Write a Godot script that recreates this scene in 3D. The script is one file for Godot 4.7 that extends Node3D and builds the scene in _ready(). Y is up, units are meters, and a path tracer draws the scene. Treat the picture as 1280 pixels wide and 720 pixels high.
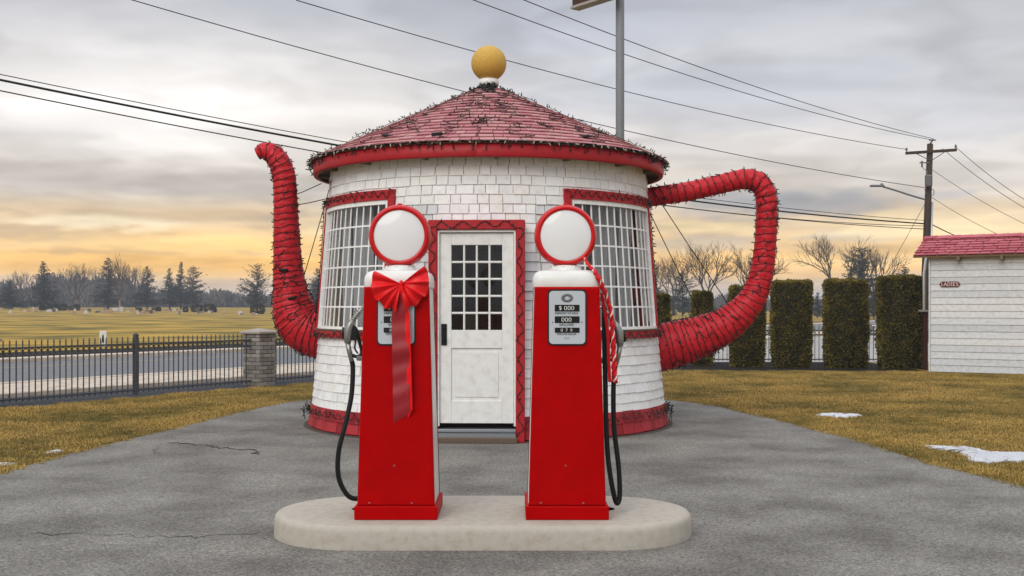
extends Node3D

# ------------------------------------------------------------------ small helpers
var names := {}
var noise_a := FastNoiseLite.new()
var noise_b := FastNoiseLite.new()
var M := {}
var font: Font

func rng_of(seed_value: int) -> RandomNumberGenerator:
	var r := RandomNumberGenerator.new()
	r.seed = seed_value
	return r

func numbered(called: String) -> String:
	var n: int = names.get(called, 0)
	names[called] = n + 1
	return called if n == 0 else "%s_%03d" % [called, n]

func tag(o: Node, label: String, category: String, group := "", kind := "") -> void:
	if label != "": o.set_meta("label", label)
	if category != "": o.set_meta("category", category)
	if group != "": o.set_meta("group", group)
	if kind != "": o.set_meta("kind", kind)

func thing(called: String, label: String, category: String, at := Vector3.ZERO, turn := 0.0, group := "") -> Node3D:
	var o := Node3D.new()
	o.name = numbered(called)
	add_child(o)
	o.position = at
	o.rotation.y = turn
	tag(o, label, category, group)
	return o

func begin(smooth := false) -> SurfaceTool:
	var st := SurfaceTool.new()
	st.begin(Mesh.PRIMITIVE_TRIANGLES)
	st.set_smooth_group(0 if smooth else -1)
	return st

func finish(st: SurfaceTool) -> ArrayMesh:
	st.generate_normals()
	return st.commit()

func put(called: String, mesh: Mesh, m: Material, parent: Node, xf := Transform3D.IDENTITY) -> MeshInstance3D:
	var o := MeshInstance3D.new()
	o.mesh = mesh
	o.material_override = m
	o.transform = xf
	if parent == self:
		o.name = numbered(called)
		add_child(o)
	else:
		o.name = called
		parent.add_child(o, true)
	return o

func obj(called: String, st: SurfaceTool, m: Material, parent: Node) -> MeshInstance3D:
	return put(called, finish(st), m, parent)

func setting(called: String, st: SurfaceTool, m: Material) -> MeshInstance3D:
	var o := obj(called, st, m, self)
	o.set_meta("kind", "structure")
	return o

# a triangle whose front looks along out
func tri(st: SurfaceTool, a: Vector3, b: Vector3, c: Vector3, out: Vector3) -> void:
	if (a - c).cross(a - b).dot(out) < 0.0:
		st.add_vertex(a); st.add_vertex(c); st.add_vertex(b)
	else:
		st.add_vertex(a); st.add_vertex(b); st.add_vertex(c)

func quad(st: SurfaceTool, a: Vector3, b: Vector3, c: Vector3, d: Vector3, out: Vector3) -> void:
	if (a - c).cross(a - b).dot(out) < 0.0:
		st.add_vertex(a); st.add_vertex(c); st.add_vertex(b)
		st.add_vertex(a); st.add_vertex(d); st.add_vertex(c)
	else:
		st.add_vertex(a); st.add_vertex(b); st.add_vertex(c)
		st.add_vertex(a); st.add_vertex(c); st.add_vertex(d)

# box with chamfered edges
func box(st: SurfaceTool, size: Vector3, at := Vector3.ZERO, bev := 0.0, basis := Basis.IDENTITY) -> void:
	var h := size * 0.5
	var xf := Transform3D(basis, at)
	if bev <= 0.0:
		for axis in 3:
			for s in [-1.0, 1.0]:
				var u := (axis + 1) % 3
				var v := (axis + 2) % 3
				var pts := []
				for k in [[-1.0, -1.0], [1.0, -1.0], [1.0, 1.0], [-1.0, 1.0]]:
					var p := Vector3.ZERO
					p[axis] = s * h[axis]; p[u] = k[0] * h[u]; p[v] = k[1] * h[v]
					pts.append(xf * p)
				var n := Vector3.ZERO
				n[axis] = s
				quad(st, pts[0], pts[1], pts[2], pts[3], basis * n)
		return
	var b: float = minf(bev, minf(h.x, minf(h.y, h.z)) * 0.9)
	for axis in 3:
		var u := (axis + 1) % 3
		var v := (axis + 2) % 3
		for s in [-1.0, 1.0]:
			var pts := []
			for k in [[-1.0, -1.0], [1.0, -1.0], [1.0, 1.0], [-1.0, 1.0]]:
				var p := Vector3.ZERO
				p[axis] = s * h[axis]; p[u] = k[0] * (h[u] - b); p[v] = k[1] * (h[v] - b)
				pts.append(xf * p)
			var n := Vector3.ZERO
			n[axis] = s
			quad(st, pts[0], pts[1], pts[2], pts[3], basis * n)
		for su in [-1.0, 1.0]:
			for sv in [-1.0, 1.0]:
				var q := []
				for k in [[-1.0, 0], [1.0, 0], [1.0, 1], [-1.0, 1]]:
					var p := Vector3.ZERO
					p[axis] = k[0] * (h[axis] - b)
					p[u] = su * (h[u] if k[1] == 0 else h[u] - b)
					p[v] = sv * (h[v] - b if k[1] == 0 else h[v])
					q.append(xf * p)
				var n := Vector3.ZERO
				n[u] = su; n[v] = sv
				quad(st, q[0], q[1], q[2], q[3], basis * n)
	for sx in [-1.0, 1.0]:
		for sy in [-1.0, 1.0]:
			for sz in [-1.0, 1.0]:
				tri(st, xf * Vector3(sx * h.x, sy * (h.y - b), sz * (h.z - b)), xf * Vector3(sx * (h.x - b), sy * h.y, sz * (h.z - b)), xf * Vector3(sx * (h.x - b), sy * (h.y - b), sz * h.z), basis * Vector3(sx, sy, sz))

# bar between two points
func bar(st: SurfaceTool, a: Vector3, b: Vector3, w: float, d: float, bev := 0.0) -> void:
	var y := (b - a).normalized()
	var x := y.cross(Vector3.BACK)
	if x.length() < 0.05: x = y.cross(Vector3.RIGHT)
	x = x.normalized()
	box(st, Vector3(w, a.distance_to(b), d), (a + b) * 0.5, bev, Basis(x, y, x.cross(y)))

# swept tube, radii may vary
func tube(st: SurfaceTool, pts: Array, radii: Array, sides := 8, caps := true) -> void:
	var n := pts.size()
	var t0: Vector3 = (pts[1] - pts[0]).normalized()
	var side: Vector3 = t0.cross(Vector3.UP)
	if side.length() < 0.1: side = t0.cross(Vector3.RIGHT)
	side = side.normalized()
	var prev := []
	for i in n:
		var t: Vector3 = (pts[mini(i + 1, n - 1)] - pts[maxi(i - 1, 0)]).normalized()
		side = (side - t * side.dot(t)).normalized()
		var up := t.cross(side)
		var r: float = radii[i] if radii.size() > 1 else radii[0]
		var ring := []
		for k in sides:
			var a := TAU * k / sides
			ring.append(pts[i] + (side * cos(a) + up * sin(a)) * r)
		if i > 0:
			for k in sides:
				var k2 := (k + 1) % sides
				quad(st, prev[k], prev[k2], ring[k2], ring[k], (prev[k] + ring[k2]) * 0.5 - (pts[i] + pts[i - 1]) * 0.5)
		if caps and (i == 0 or i == n - 1):
			for k in sides:
				tri(st, pts[i], ring[k], ring[(k + 1) % sides], -t if i == 0 else t)
		prev = ring

# turned shape: profile of (radius, y)
func lathe(st: SurfaceTool, profile: Array, segs := 32, xf := Transform3D.IDENTITY) -> void:
	for i in profile.size() - 1:
		var p: Vector2 = profile[i]
		var q: Vector2 = profile[i + 1]
		var nrm := Vector2(q.y - p.y, p.x - q.x)
		for k in segs:
			var a := TAU * k / segs
			var b := TAU * (k + 1) / segs
			var m := (a + b) * 0.5
			quad(st, xf * Vector3(p.x * sin(a), p.y, p.x * cos(a)), xf * Vector3(p.x * sin(b), p.y, p.x * cos(b)), xf * Vector3(q.x * sin(b), q.y, q.x * cos(b)), xf * Vector3(q.x * sin(a), q.y, q.x * cos(a)), xf.basis * Vector3(nrm.x * sin(m), nrm.y, nrm.x * cos(m)))

# flat outline pulled along z, from z0 to z1
func extrude(st: SurfaceTool, poly: PackedVector2Array, z0: float, z1: float, xf := Transform3D.IDENTITY) -> void:
	var idx := Geometry2D.triangulate_polygon(poly)
	for i in range(0, idx.size(), 3):
		for z in [z0, z1]:
			tri(st, xf * Vector3(poly[idx[i]].x, poly[idx[i]].y, z), xf * Vector3(poly[idx[i + 1]].x, poly[idx[i + 1]].y, z), xf * Vector3(poly[idx[i + 2]].x, poly[idx[i + 2]].y, z), xf.basis * Vector3(0, 0, z - (z0 + z1) * 0.5))
	var turn := 1.0 if Geometry2D.is_polygon_clockwise(poly) else -1.0
	for i in poly.size():
		var a := poly[i]
		var b := poly[(i + 1) % poly.size()]
		var out := Vector3(-(b - a).y, (b - a).x, 0) * turn
		quad(st, xf * Vector3(a.x, a.y, z0), xf * Vector3(b.x, b.y, z0), xf * Vector3(b.x, b.y, z1), xf * Vector3(a.x, a.y, z1), xf.basis * out)

func round_rect(w: float, h: float, r: float, at := Vector2.ZERO) -> PackedVector2Array:
	var p := PackedVector2Array()
	for c in [[1, 1, 0.0], [-1, 1, 90.0], [-1, -1, 180.0], [1, -1, 270.0]]:
		for k in 6:
			var a := deg_to_rad(c[2] + k * 18.0)
			p.append(at + Vector2(c[0] * (w / 2 - r) + r * cos(a), c[1] * (h / 2 - r) + r * sin(a)))
	return p

func smooth_path(pts: Array, per := 6) -> Array:
	var out := []
	for i in pts.size() - 1:
		var p0 = pts[maxi(i - 1, 0)]
		var p1 = pts[i]
		var p2 = pts[i + 1]
		var p3 = pts[mini(i + 2, pts.size() - 1)]
		for k in per:
			var t := float(k) / per
			out.append(0.5 * ((2.0 * p1) + (p2 - p0) * t + (2.0 * p0 - 5.0 * p1 + 4.0 * p2 - p3) * t * t + (3.0 * p1 - p0 - 3.0 * p2 + p3) * t * t * t))
	out.append(pts[pts.size() - 1])
	return out

# ------------------------------------------------------------------ materials
func noise_tex(seed_value: int, freq: float, lo: Color, hi: Color, octaves := 4, mid := 0.5, size := 512) -> NoiseTexture2D:
	var n := FastNoiseLite.new()
	n.seed = seed_value
	n.noise_type = FastNoiseLite.TYPE_SIMPLEX_SMOOTH
	n.frequency = freq
	n.fractal_octaves = octaves
	var g := Gradient.new()
	g.offsets = PackedFloat32Array([0.12, mid, 0.88])
	g.colors = PackedColorArray([lo, lo.lerp(hi, 0.6), hi])
	var t := NoiseTexture2D.new()
	t.width = size
	t.height = size
	t.seamless = true
	t.noise = n
	t.color_ramp = g
	return t

func grey(v: float) -> Color:
	return Color(v, v, v)

func mat(color: Color, rough := 0.7, tex: Texture2D = null, scale := 1.0, bump: Texture2D = null, bump_cm := 0.3) -> StandardMaterial3D:
	var m := StandardMaterial3D.new()
	m.albedo_color = color
	m.roughness = rough
	m.metallic_specular = 0.4
	if tex or bump:
		m.uv1_triplanar = true
		m.uv1_world_triplanar = true
		m.uv1_scale = Vector3.ONE * scale
	if tex: m.albedo_texture = tex
	if bump:
		m.heightmap_enabled = true
		m.heightmap_texture = bump
		m.heightmap_scale = bump_cm
	return m

func make_materials() -> void:
	noise_a.seed = 11; noise_a.frequency = 1.0; noise_a.fractal_octaves = 4
	noise_b.seed = 47; noise_b.frequency = 1.0; noise_b.fractal_octaves = 3
	var f := SystemFont.new()
	f.font_names = PackedStringArray(["Droid Sans"])
	f.font_weight = 500
	font = f
	var fine := noise_tex(1, 0.06, grey(0.78), grey(1.0))
	var dirty := noise_tex(2, 0.02, Color(0.92, 0.91, 0.895), grey(1.0), 5, 0.34)
	var speck := noise_tex(3, 0.13, grey(0.45), grey(1.0), 3, 0.5, 1024)
	var rough_h := noise_tex(4, 0.12, grey(0.0), grey(1.0), 4)
	var soft_h := noise_tex(5, 0.03, grey(0.0), grey(1.0), 3)
	M.white = []
	for c in [Color(0.91, 0.91, 0.905), Color(0.89, 0.89, 0.88), Color(0.92, 0.92, 0.92), Color(0.885, 0.885, 0.885), Color(0.90, 0.895, 0.88)]:
		M.white.append(mat(c, 0.62, dirty, 0.9, soft_h, 0.15))
	M.core = mat(Color(0.33, 0.30, 0.27), 0.9, fine, 2.0)
	M.trim_white = mat(Color(0.92, 0.92, 0.915), 0.45, dirty, 1.3)
	M.door_white = mat(Color(0.88, 0.88, 0.865), 0.5, dirty, 0.7)
	M.inner = mat(Color(0.80, 0.79, 0.77), 0.85, fine, 0.7)
	M.inner_floor = mat(Color(0.50, 0.45, 0.40), 0.7, fine, 1.2)
	M.red_paint = mat(Color(0.66, 0.10, 0.13), 0.5, dirty, 1.2, soft_h, 0.1)
	M.red_shingle = [mat(Color(0.62, 0.14, 0.16), 0.65, dirty, 1.7), mat(Color(0.66, 0.18, 0.20), 0.7, dirty, 1.3), mat(Color(0.55, 0.11, 0.13), 0.65, dirty, 1.5)]
	M.roof = []
	for c in [Color(0.80, 0.55, 0.56), Color(0.83, 0.61, 0.61), Color(0.76, 0.48, 0.50), Color(0.81, 0.59, 0.58), Color(0.78, 0.51, 0.53)]:
		M.roof.append(mat(c, 0.8, fine, 3.0, rough_h, 0.2))
	M.shed_roof = []
	for c in [Color(0.74, 0.37, 0.41), Color(0.78, 0.42, 0.46), Color(0.70, 0.31, 0.36), Color(0.76, 0.39, 0.43)]:
		M.shed_roof.append(mat(c, 0.75, fine, 2.0))
	M.roof_deck = mat(Color(0.50, 0.40, 0.31), 0.9)
	M.spout = mat(Color(0.78, 0.15, 0.19), 0.45, noise_tex(6, 0.02, Color(0.80, 0.70, 0.70), grey(1.0), 5), 0.8, soft_h, 0.5)
	M.spout.metallic_specular = 0.3
	M.soffit = mat(Color(0.48, 0.42, 0.33), 0.85, fine, 1.4)
	M.yellow = mat(Color(0.85, 0.68, 0.30), 0.55, fine, 1.5, rough_h, 0.4)
	M.wire = mat(Color(0.075, 0.09, 0.075), 0.6)
	M.bulb = mat(Color(0.16, 0.18, 0.15), 0.25)
	M.bulb_pale = mat(Color(0.62, 0.62, 0.56), 0.2)
	M.plug = mat(Color(0.05, 0.055, 0.05), 0.5)
	M.pump_red = mat(Color(0.66, 0.0, 0.004), 0.42, noise_tex(7, 0.01, grey(0.93), grey(1.0)), 0.8, soft_h, 0.02)
	M.pump_red.metallic_specular = 0.15
	M.pump_white = mat(Color(0.88, 0.88, 0.86), 0.3, noise_tex(8, 0.01, grey(0.92), grey(1.0)), 0.9)
	M.globe_white = mat(Color(0.86, 0.86, 0.855), 0.07)
	M.globe_red = mat(Color(0.74, 0.02, 0.03), 0.3)
	M.dial = mat(Color(0.70, 0.72, 0.735), 0.35)
	M.black = mat(Color(0.03, 0.03, 0.032), 0.4)
	M.rubber = mat(Color(0.035, 0.035, 0.037), 0.45, fine, 3.0)
	M.digit = mat(Color(0.85, 0.85, 0.83), 0.6)
	M.steel = mat(Color(0.62, 0.62, 0.60), 0.38, fine, 4.0)
	M.steel.metallic = 0.75
	M.alu = mat(Color(0.70, 0.72, 0.74), 0.35, fine, 2.0)
	M.alu.metallic = 0.8
	M.bow = mat(Color(0.86, 0.03, 0.06), 0.38)
	M.bow.rim_enabled = true
	M.bow.rim = 0.4
	M.bow.backlight_enabled = true
	M.bow.backlight = Color(0.35, 0.02, 0.02)
	M.tail = mat(Color(0.62, 0.12, 0.15), 0.45, fine, 5.0)
	M.tail.rim_enabled = true
	M.tail.rim = 0.4
	M.stripe_red = mat(Color(0.78, 0.05, 0.08), 0.6)
	M.stripe_white = mat(Color(0.85, 0.82, 0.80), 0.6)
	M.glass = StandardMaterial3D.new()
	M.glass.albedo_color = Color(0.10, 0.11, 0.11, 0.12)
	M.glass.transparency = BaseMaterial3D.TRANSPARENCY_ALPHA
	M.glass.roughness = 0.03
	M.glass.metallic_specular = 0.5
	M.curtain = mat(Color(0.72, 0.73, 0.74), 0.9, fine, 4.0)
	M.curtain.backlight_enabled = true
	M.curtain.backlight = Color(0.3, 0.3, 0.3)
	M.concrete = mat(Color(0.685, 0.66, 0.615), 0.85, noise_tex(9, 0.03, Color(0.92, 0.905, 0.88), grey(1.0), 6, 0.42), 0.8, rough_h, 0.12)
	M.sidewalk = mat(Color(0.80, 0.75, 0.69), 0.9, noise_tex(10, 0.02, Color(0.78, 0.76, 0.73), grey(1.0), 5), 0.3)
	M.lot = mat(Color(0.66, 0.65, 0.63), 0.9, noise_tex(10, 0.02, grey(0.82), grey(1.0), 5), 0.25)
	M.road = mat(Color(0.46, 0.465, 0.475), 0.9, noise_tex(12, 0.03, grey(0.84), grey(1.0), 5), 0.25)
	M.line = mat(Color(0.72, 0.66, 0.48), 0.8, fine, 2.0)
	var grain := Image.create(512, 512, false, Image.FORMAT_RGB8)
	var gr := rng_of(99)
	for y in 512:
		for x in 512:
			var v := clampf(0.80 + 0.13 * gr.randfn(), 0.30, 1.0)
			var w := gr.randf_range(-0.03, 0.03)
			grain.set_pixel(x, y, Color(v + w, v, v - w))
	var grain_tex := ImageTexture.create_from_image(grain)
	M.asphalt = mat(Color(0.625, 0.62, 0.605), 0.9, grain_tex, 0.21, grain_tex, 0.35)
	M.asphalt.detail_enabled = true
	M.asphalt.detail_blend_mode = BaseMaterial3D.BLEND_MODE_MUL
	M.asphalt.detail_uv_layer = BaseMaterial3D.DETAIL_UV_2
	M.asphalt.detail_albedo = noise_tex(19, 0.011, Color(0.76, 0.74, 0.715), Color(1.0, 0.985, 0.95), 7, 0.5, 1024)
	M.asphalt.uv2_triplanar = true
	M.asphalt.uv2_world_triplanar = true
	M.asphalt.uv2_scale = Vector3.ONE * 0.075
	M.crack = mat(Color(0.13, 0.125, 0.12), 0.95)
	M.ground = mat(Color(0.66, 0.53, 0.20), 0.95, noise_tex(14, 0.012, Color(0.62, 0.66, 0.58), Color(1, 1, 1), 6), 0.12, rough_h, 1.0)
	M.field = mat(Color(0.72, 0.57, 0.20), 0.95, noise_tex(15, 0.012, Color(0.42, 0.50, 0.40), Color(1, 1, 1), 7, 0.45, 1024), 0.012)
	M.blade = mat(Color(1, 1, 1), 0.8)
	M.blade.vertex_color_use_as_albedo = true
	M.gravel = mat(Color(0.42, 0.43, 0.45), 0.95, speck, 1.6, rough_h, 2.0)
	M.mulch = mat(Color(0.17, 0.13, 0.10), 0.95, speck, 1.2, rough_h, 2.0)
	M.snow = mat(Color(0.93, 0.94, 0.96), 0.7, fine, 3.0, rough_h, 0.6)
	M.iron = mat(Color(0.33, 0.335, 0.345), 0.5, fine, 2.0)
	M.brick = []
	for c in [Color(0.60, 0.57, 0.53), Color(0.53, 0.50, 0.46), Color(0.67, 0.63, 0.59), Color(0.57, 0.55, 0.53)]:
		M.brick.append(mat(c, 0.9, fine, 3.0, rough_h, 0.3))
	M.mortar = mat(Color(0.40, 0.38, 0.36), 0.95)
	M.cap = mat(Color(0.68, 0.64, 0.60), 0.9, fine, 2.0)
	M.leafy = mat(Color(1, 1, 1), 0.75)
	M.leafy.vertex_color_use_as_albedo = true
	M.bark = mat(Color(0.24, 0.20, 0.17), 0.9, fine, 1.0)
	M.pale_bark = mat(Color(0.55, 0.50, 0.44), 0.9, fine, 1.0)
	M.twig = mat(Color(0.30, 0.25, 0.20), 0.9)
	M.wood_pole = mat(Color(0.30, 0.24, 0.19), 0.9, noise_tex(16, 0.05, grey(0.7), grey(1.0), 4), 0.8)
	M.pole_grey = mat(Color(0.50, 0.51, 0.52), 0.55, fine, 1.0)
	M.lamp_grey = mat(Color(0.40, 0.40, 0.40), 0.5)
	M.cable = mat(Color(0.06, 0.06, 0.065), 0.6)
	M.sign_brown = mat(Color(0.26, 0.15, 0.11), 0.6)
	M.sign_red = mat(Color(0.38, 0.07, 0.06), 0.6)
	M.sign_edge = mat(Color(0.60, 0.58, 0.55), 0.5)
	M.board = []
	for c in [Color(0.83, 0.84, 0.85), Color(0.80, 0.81, 0.82), Color(0.85, 0.85, 0.85), Color(0.78, 0.79, 0.80)]:
		M.board.append(mat(c, 0.7, noise_tex(17, 0.03, Color(0.80, 0.77, 0.72), grey(1.0), 6, 0.22), 0.7, soft_h, 0.2))
	M.bare_wood = mat(Color(0.42, 0.36, 0.30), 0.9, fine, 2.0)
	M.stone = [mat(Color(0.72, 0.70, 0.68), 0.8), mat(Color(0.48, 0.46, 0.45), 0.7), mat(Color(0.30, 0.29, 0.30), 0.6), mat(Color(0.62, 0.50, 0.44), 0.7)]
	M.utility_box = mat(Color(0.80, 0.80, 0.78), 0.6)

# ------------------------------------------------------------------ sky
const SUNWARD := -9.0
func ramp(stops: Array, x: float) -> Vector3:
	for i in range(1, stops.size()):
		if x <= stops[i][0]:
			var t: float = clampf((x - stops[i - 1][0]) / (stops[i][0] - stops[i - 1][0]), 0.0, 1.0)
			t = t * t * (3.0 - 2.0 * t)
			return (stops[i - 1][1] as Vector3).lerp(stops[i][1], t)
	return stops[stops.size() - 1][1]

func lin(c: Vector3) -> Vector3:
	return Vector3(pow(c.x / 255.0, 2.2), pow(c.y / 255.0, 2.2), pow(c.z / 255.0, 2.2))

var low_glow := [[0.0, Vector3(186, 182, 184)], [1.0, Vector3(212, 186, 156)], [2.1, Vector3(250, 194, 108)], [3.0, Vector3(250, 204, 130)], [4.3, Vector3(228, 200, 162)], [6.0, Vector3(206, 198, 188)], [9.0, Vector3(216, 211, 208)], [12.0, Vector3(194, 194, 198)], [16.0, Vector3(178, 181, 190)], [90.0, Vector3(192, 194, 202)]]
var plain_sky := [[0.0, Vector3(184, 185, 190)], [5.0, Vector3(196, 196, 200)], [16.0, Vector3(192, 194, 200)], [90.0, Vector3(192, 194, 202)]]
# banks of cloud: azimuth, height, half width, half height (degrees), colour, share
var banks := [
	[-19.5, 6.2, 9.5, 0.75, Vector3(172, 164, 158), 0.75], [-11.0, 4.4, 3.5, 0.35, Vector3(190, 176, 158), 0.7], [-22.0, 3.1, 4.0, 0.28, Vector3(205, 180, 140), 0.6],
	[-20.5, 4.05, 4.2, 0.30, Vector3(255, 236, 200), 0.95], [-9.5, 4.15, 3.0, 0.30, Vector3(252, 226, 180), 0.7],
	[-16.0, 10.4, 13.0, 2.6, Vector3(236, 232, 228), 0.75], [-21.0, 14.3, 5.0, 1.0, Vector3(196, 195, 198), 0.6],
	[13.6, 5.15, 4.6, 0.62, Vector3(158, 161, 168), 0.85], [9.8, 3.15, 3.6, 0.42, Vector3(182, 172, 160), 0.75], [16.3, 3.45, 2.2, 0.38, Vector3(170, 164, 158), 0.75],
	[-20.0, 2.6, 4.2, 0.17, Vector3(208, 172, 124), 0.75], [-23.0, 3.5, 5.0, 0.22, Vector3(192, 168, 138), 0.75], [-12.5, 2.85, 2.6, 0.15, Vector3(206, 176, 134), 0.7], [15.0, 2.75, 3.0, 0.16, Vector3(200, 172, 132), 0.7], [22.0, 2.9, 2.5, 0.16, Vector3(205, 180, 142), 0.6],
	[21.0, 5.2, 1.4, 0.35, Vector3(178, 178, 184), 0.6], [9.0, 4.15, 3.0, 0.35, Vector3(253, 228, 178), 0.8], [19.5, 3.9, 5.0, 0.7, Vector3(250, 226, 180), 0.75],
	[12.0, 10.6, 11.0, 1.6, Vector3(178, 183, 194), 0.65], [19.0, 13.5, 8.0, 1.3, Vector3(200, 201, 208), 0.5], [3.0, 14.0, 7.0, 1.6, Vector3(178, 183, 195), 0.55], [-6.0, 8.0, 7.0, 1.4, Vector3(222, 214, 206), 0.6],
	[22.0, 9.0, 3.5, 1.4, Vector3(180, 185, 195), 0.5], [17.0, 2.2, 4.0, 0.30, Vector3(246, 214, 156), 0.7]]

func sky_color(az: float, el: float) -> Vector3:
	var a := deg_to_rad(az)
	var e := deg_to_rad(el)
	var dir := Vector3(sin(a) * cos(e), sin(e), -cos(a) * cos(e))
	var p := Vector2(dir.x, dir.z) / (dir.y + 0.07)
	var w := 0.9 * noise_a.get_noise_2d(p.x * 0.9, p.y * 0.9)
	var big := noise_a.get_noise_2d(p.x * 0.55 + 0.5 * w + 40.0, p.y * 0.55)
	var small := noise_b.get_noise_2d(p.x * 2.3 + w, p.y * 2.3)
	var d := absf(wrapf(az - SUNWARD, -180.0, 180.0))
	var glow := exp(-pow(d / 72.0, 2.0))
	var c := lin(ramp(plain_sky, el)).lerp(lin(ramp(low_glow, el + 0.35 * w)), glow)
	var waz := az + 2.4 * noise_b.get_noise_3d(az * 0.22, el * 0.9, 3.0)
	var wel := el + 0.55 * noise_b.get_noise_3d(az * 0.16, el * 0.8, 9.0) + 0.16 * noise_b.get_noise_3d(az * 0.7, el * 3.0, 5.0)
	for b in (banks if el < 19.0 and absf(az) < 45.0 else []):
		var dx: float = wrapf(waz - b[0], -180.0, 180.0) / b[2]
		var dy: float = (wel - b[1]) / b[3]
		var q := dx * dx + dy * dy
		if q < 5.0:
			c = c.lerp(lin(b[4]), b[5] * exp(-q * q * 0.5 - q * 0.3))
	c *= 1.0 + 0.34 * big + 0.09 * small
	# an overcast sky is brighter overhead than at its rim
	c *= 1.0 + 1.2 * smoothstep(14.0, 75.0, el)
	return c

func make_sky() -> Image:
	var w := 768
	var h := 384
	var im := Image.create(w, h, false, Image.FORMAT_RGBF)
	for y in h:
		var el := 90.0 - (y + 0.5) / h * 180.0
		for x in w:
			if el < -2.0:
				im.set_pixel(x, y, Color(0.20, 0.18, 0.14))
			else:
				var c := sky_color(wrapf((x + 0.5) / w * 360.0, -180.0, 180.0), maxf(el, 0.0))
				im.set_pixel(x, y, Color(c.x, c.y, c.z))
	im.resize(4096, 2048, Image.INTERPOLATE_CUBIC)
	# the same sky sampled finer where the picture looks
	for y in range(2048 / 2 - 240, 2048 / 2 + 4):
		var el := maxf(90.0 - (y + 0.5) / 2048.0 * 180.0, 0.0)
		for x in range(-360, 360):
			var c := sky_color((x + 0.5) / 4096.0 * 360.0, el)
			im.set_pixel(posmod(x, 4096), y, Color(c.x, c.y, c.z))
	return im

func make_view() -> void:
	var cam := Camera3D.new()
	cam.name = "camera"
	add_child(cam)
	cam.position = Vector3(0, 1.5, 0)
	# the photograph keeps its verticals upright: a shifted lens, horizon at 384 of 720
	cam.projection = Camera3D.PROJECTION_FRUSTUM
	cam.near = 0.1
	cam.far = 4000.0
	cam.size = 0.1 * 720.0 / 1400.0
	cam.frustum_offset = Vector2(0, 0.1 * 24.0 / 1400.0)
	cam.current = true
	var sky_mat := PanoramaSkyMaterial.new()
	sky_mat.panorama = ImageTexture.create_from_image(make_sky())
	var sky := Sky.new()
	sky.sky_material = sky_mat
	var env := Environment.new()
	env.background_mode = Environment.BG_SKY
	env.sky = sky
	env.tonemap_mode = Environment.TONE_MAPPER_LINEAR
	env.tonemap_exposure = 1.17
	env.fog_enabled = true
	env.fog_density = 0.0006
	env.fog_light_color = Color(0.85, 0.88, 0.93)
	env.sdfgi_enabled = true
	env.ssao_enabled = true
	env.ssil_enabled = true
	var we := WorldEnvironment.new()
	we.name = "environment"
	we.environment = env
	add_child(we)
	var sun := DirectionalLight3D.new()
	sun.name = "sun"
	sun.light_energy = 0.5
	sun.light_angular_distance = 40.0
	sun.light_color = Color(1.0, 0.985, 0.96)
	sun.shadow_enabled = true
	add_child(sun)
	sun.look_at_from_position(Vector3(-5, 8, 10), Vector3.ZERO)

# ------------------------------------------------------------------ ground, roads, pavements
const FENCE := Vector2(-4.83, -21.4)      # a pillar of the roadside fence
const ALONG := Vector2(0.5196, -0.8544)   # the way the road and that fence run
const ACROSS := Vector2(0.8544, 0.5196)   # from the road towards the teapot

func road_pt(t: float, n: float, y: float) -> Vector3:
	var p := FENCE + ALONG * t + ACROSS * n
	return Vector3(p.x, y, p.y)

func land(n: float) -> float:
	return 1.42 * smoothstep(20.0, 235.0, -n)

func strip(st: SurfaceTool, t0: float, t1: float, n0: float, n1: float, y: float) -> void:
	quad(st, road_pt(t0, n0, y), road_pt(t1, n0, y), road_pt(t1, n1, y), road_pt(t0, n1, y), Vector3.UP)

func slab(st: SurfaceTool, t0: float, t1: float, n0: float, n1: float, y0: float, y1: float) -> void:
	var basis := Basis(Vector3(ALONG.x, 0, ALONG.y), Vector3.UP, Vector3(ALONG.x, 0, ALONG.y).cross(Vector3.UP))
	box(st, Vector3(t1 - t0, y1 - y0, absf(n1 - n0)), road_pt((t0 + t1) / 2, (n0 + n1) / 2, (y0 + y1) / 2), 0.015, basis)

var apron_left := [Vector2(-6.2, 6), Vector2(-5.5, 0), Vector2(-4.95, -5), Vector2(-4.57, -10), Vector2(-4.48, -11.2), Vector2(-4.33, -12.3), Vector2(-4.18, -13.3), Vector2(-3.98, -14.9), Vector2(-3.64, -17.0), Vector2(-3.1, -18.1), Vector2(-2.0, -19.0), Vector2(-0.4, -19.4)]
var apron_right := [Vector2(5.6, 6), Vector2(5.0, 0), Vector2(4.55, -6), Vector2(4.22, -9.17), Vector2(4.05, -10.1), Vector2(3.93, -10.9), Vector2(3.8, -12.7), Vector2(3.52, -14.4), Vector2(3.1, -16.6), Vector2(2.5, -17.9), Vector2(1.4, -18.9), Vector2(-0.4, -19.4)]

func edge_x(e: Array, z: float) -> float:
	for i in e.size() - 1:
		if z <= e[i].y and z >= e[i + 1].y:
			var t: float = (e[i].y - z) / (e[i].y - e[i + 1].y)
			return lerpf(e[i].x, e[i + 1].x, t)
	return e[e.size() - 1].x

func on_apron(x: float, z: float) -> bool:
	if z < -19.4 or z > 6.0: return false
	return x > edge_x(apron_left, z) and x < edge_x(apron_right, z)

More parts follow.
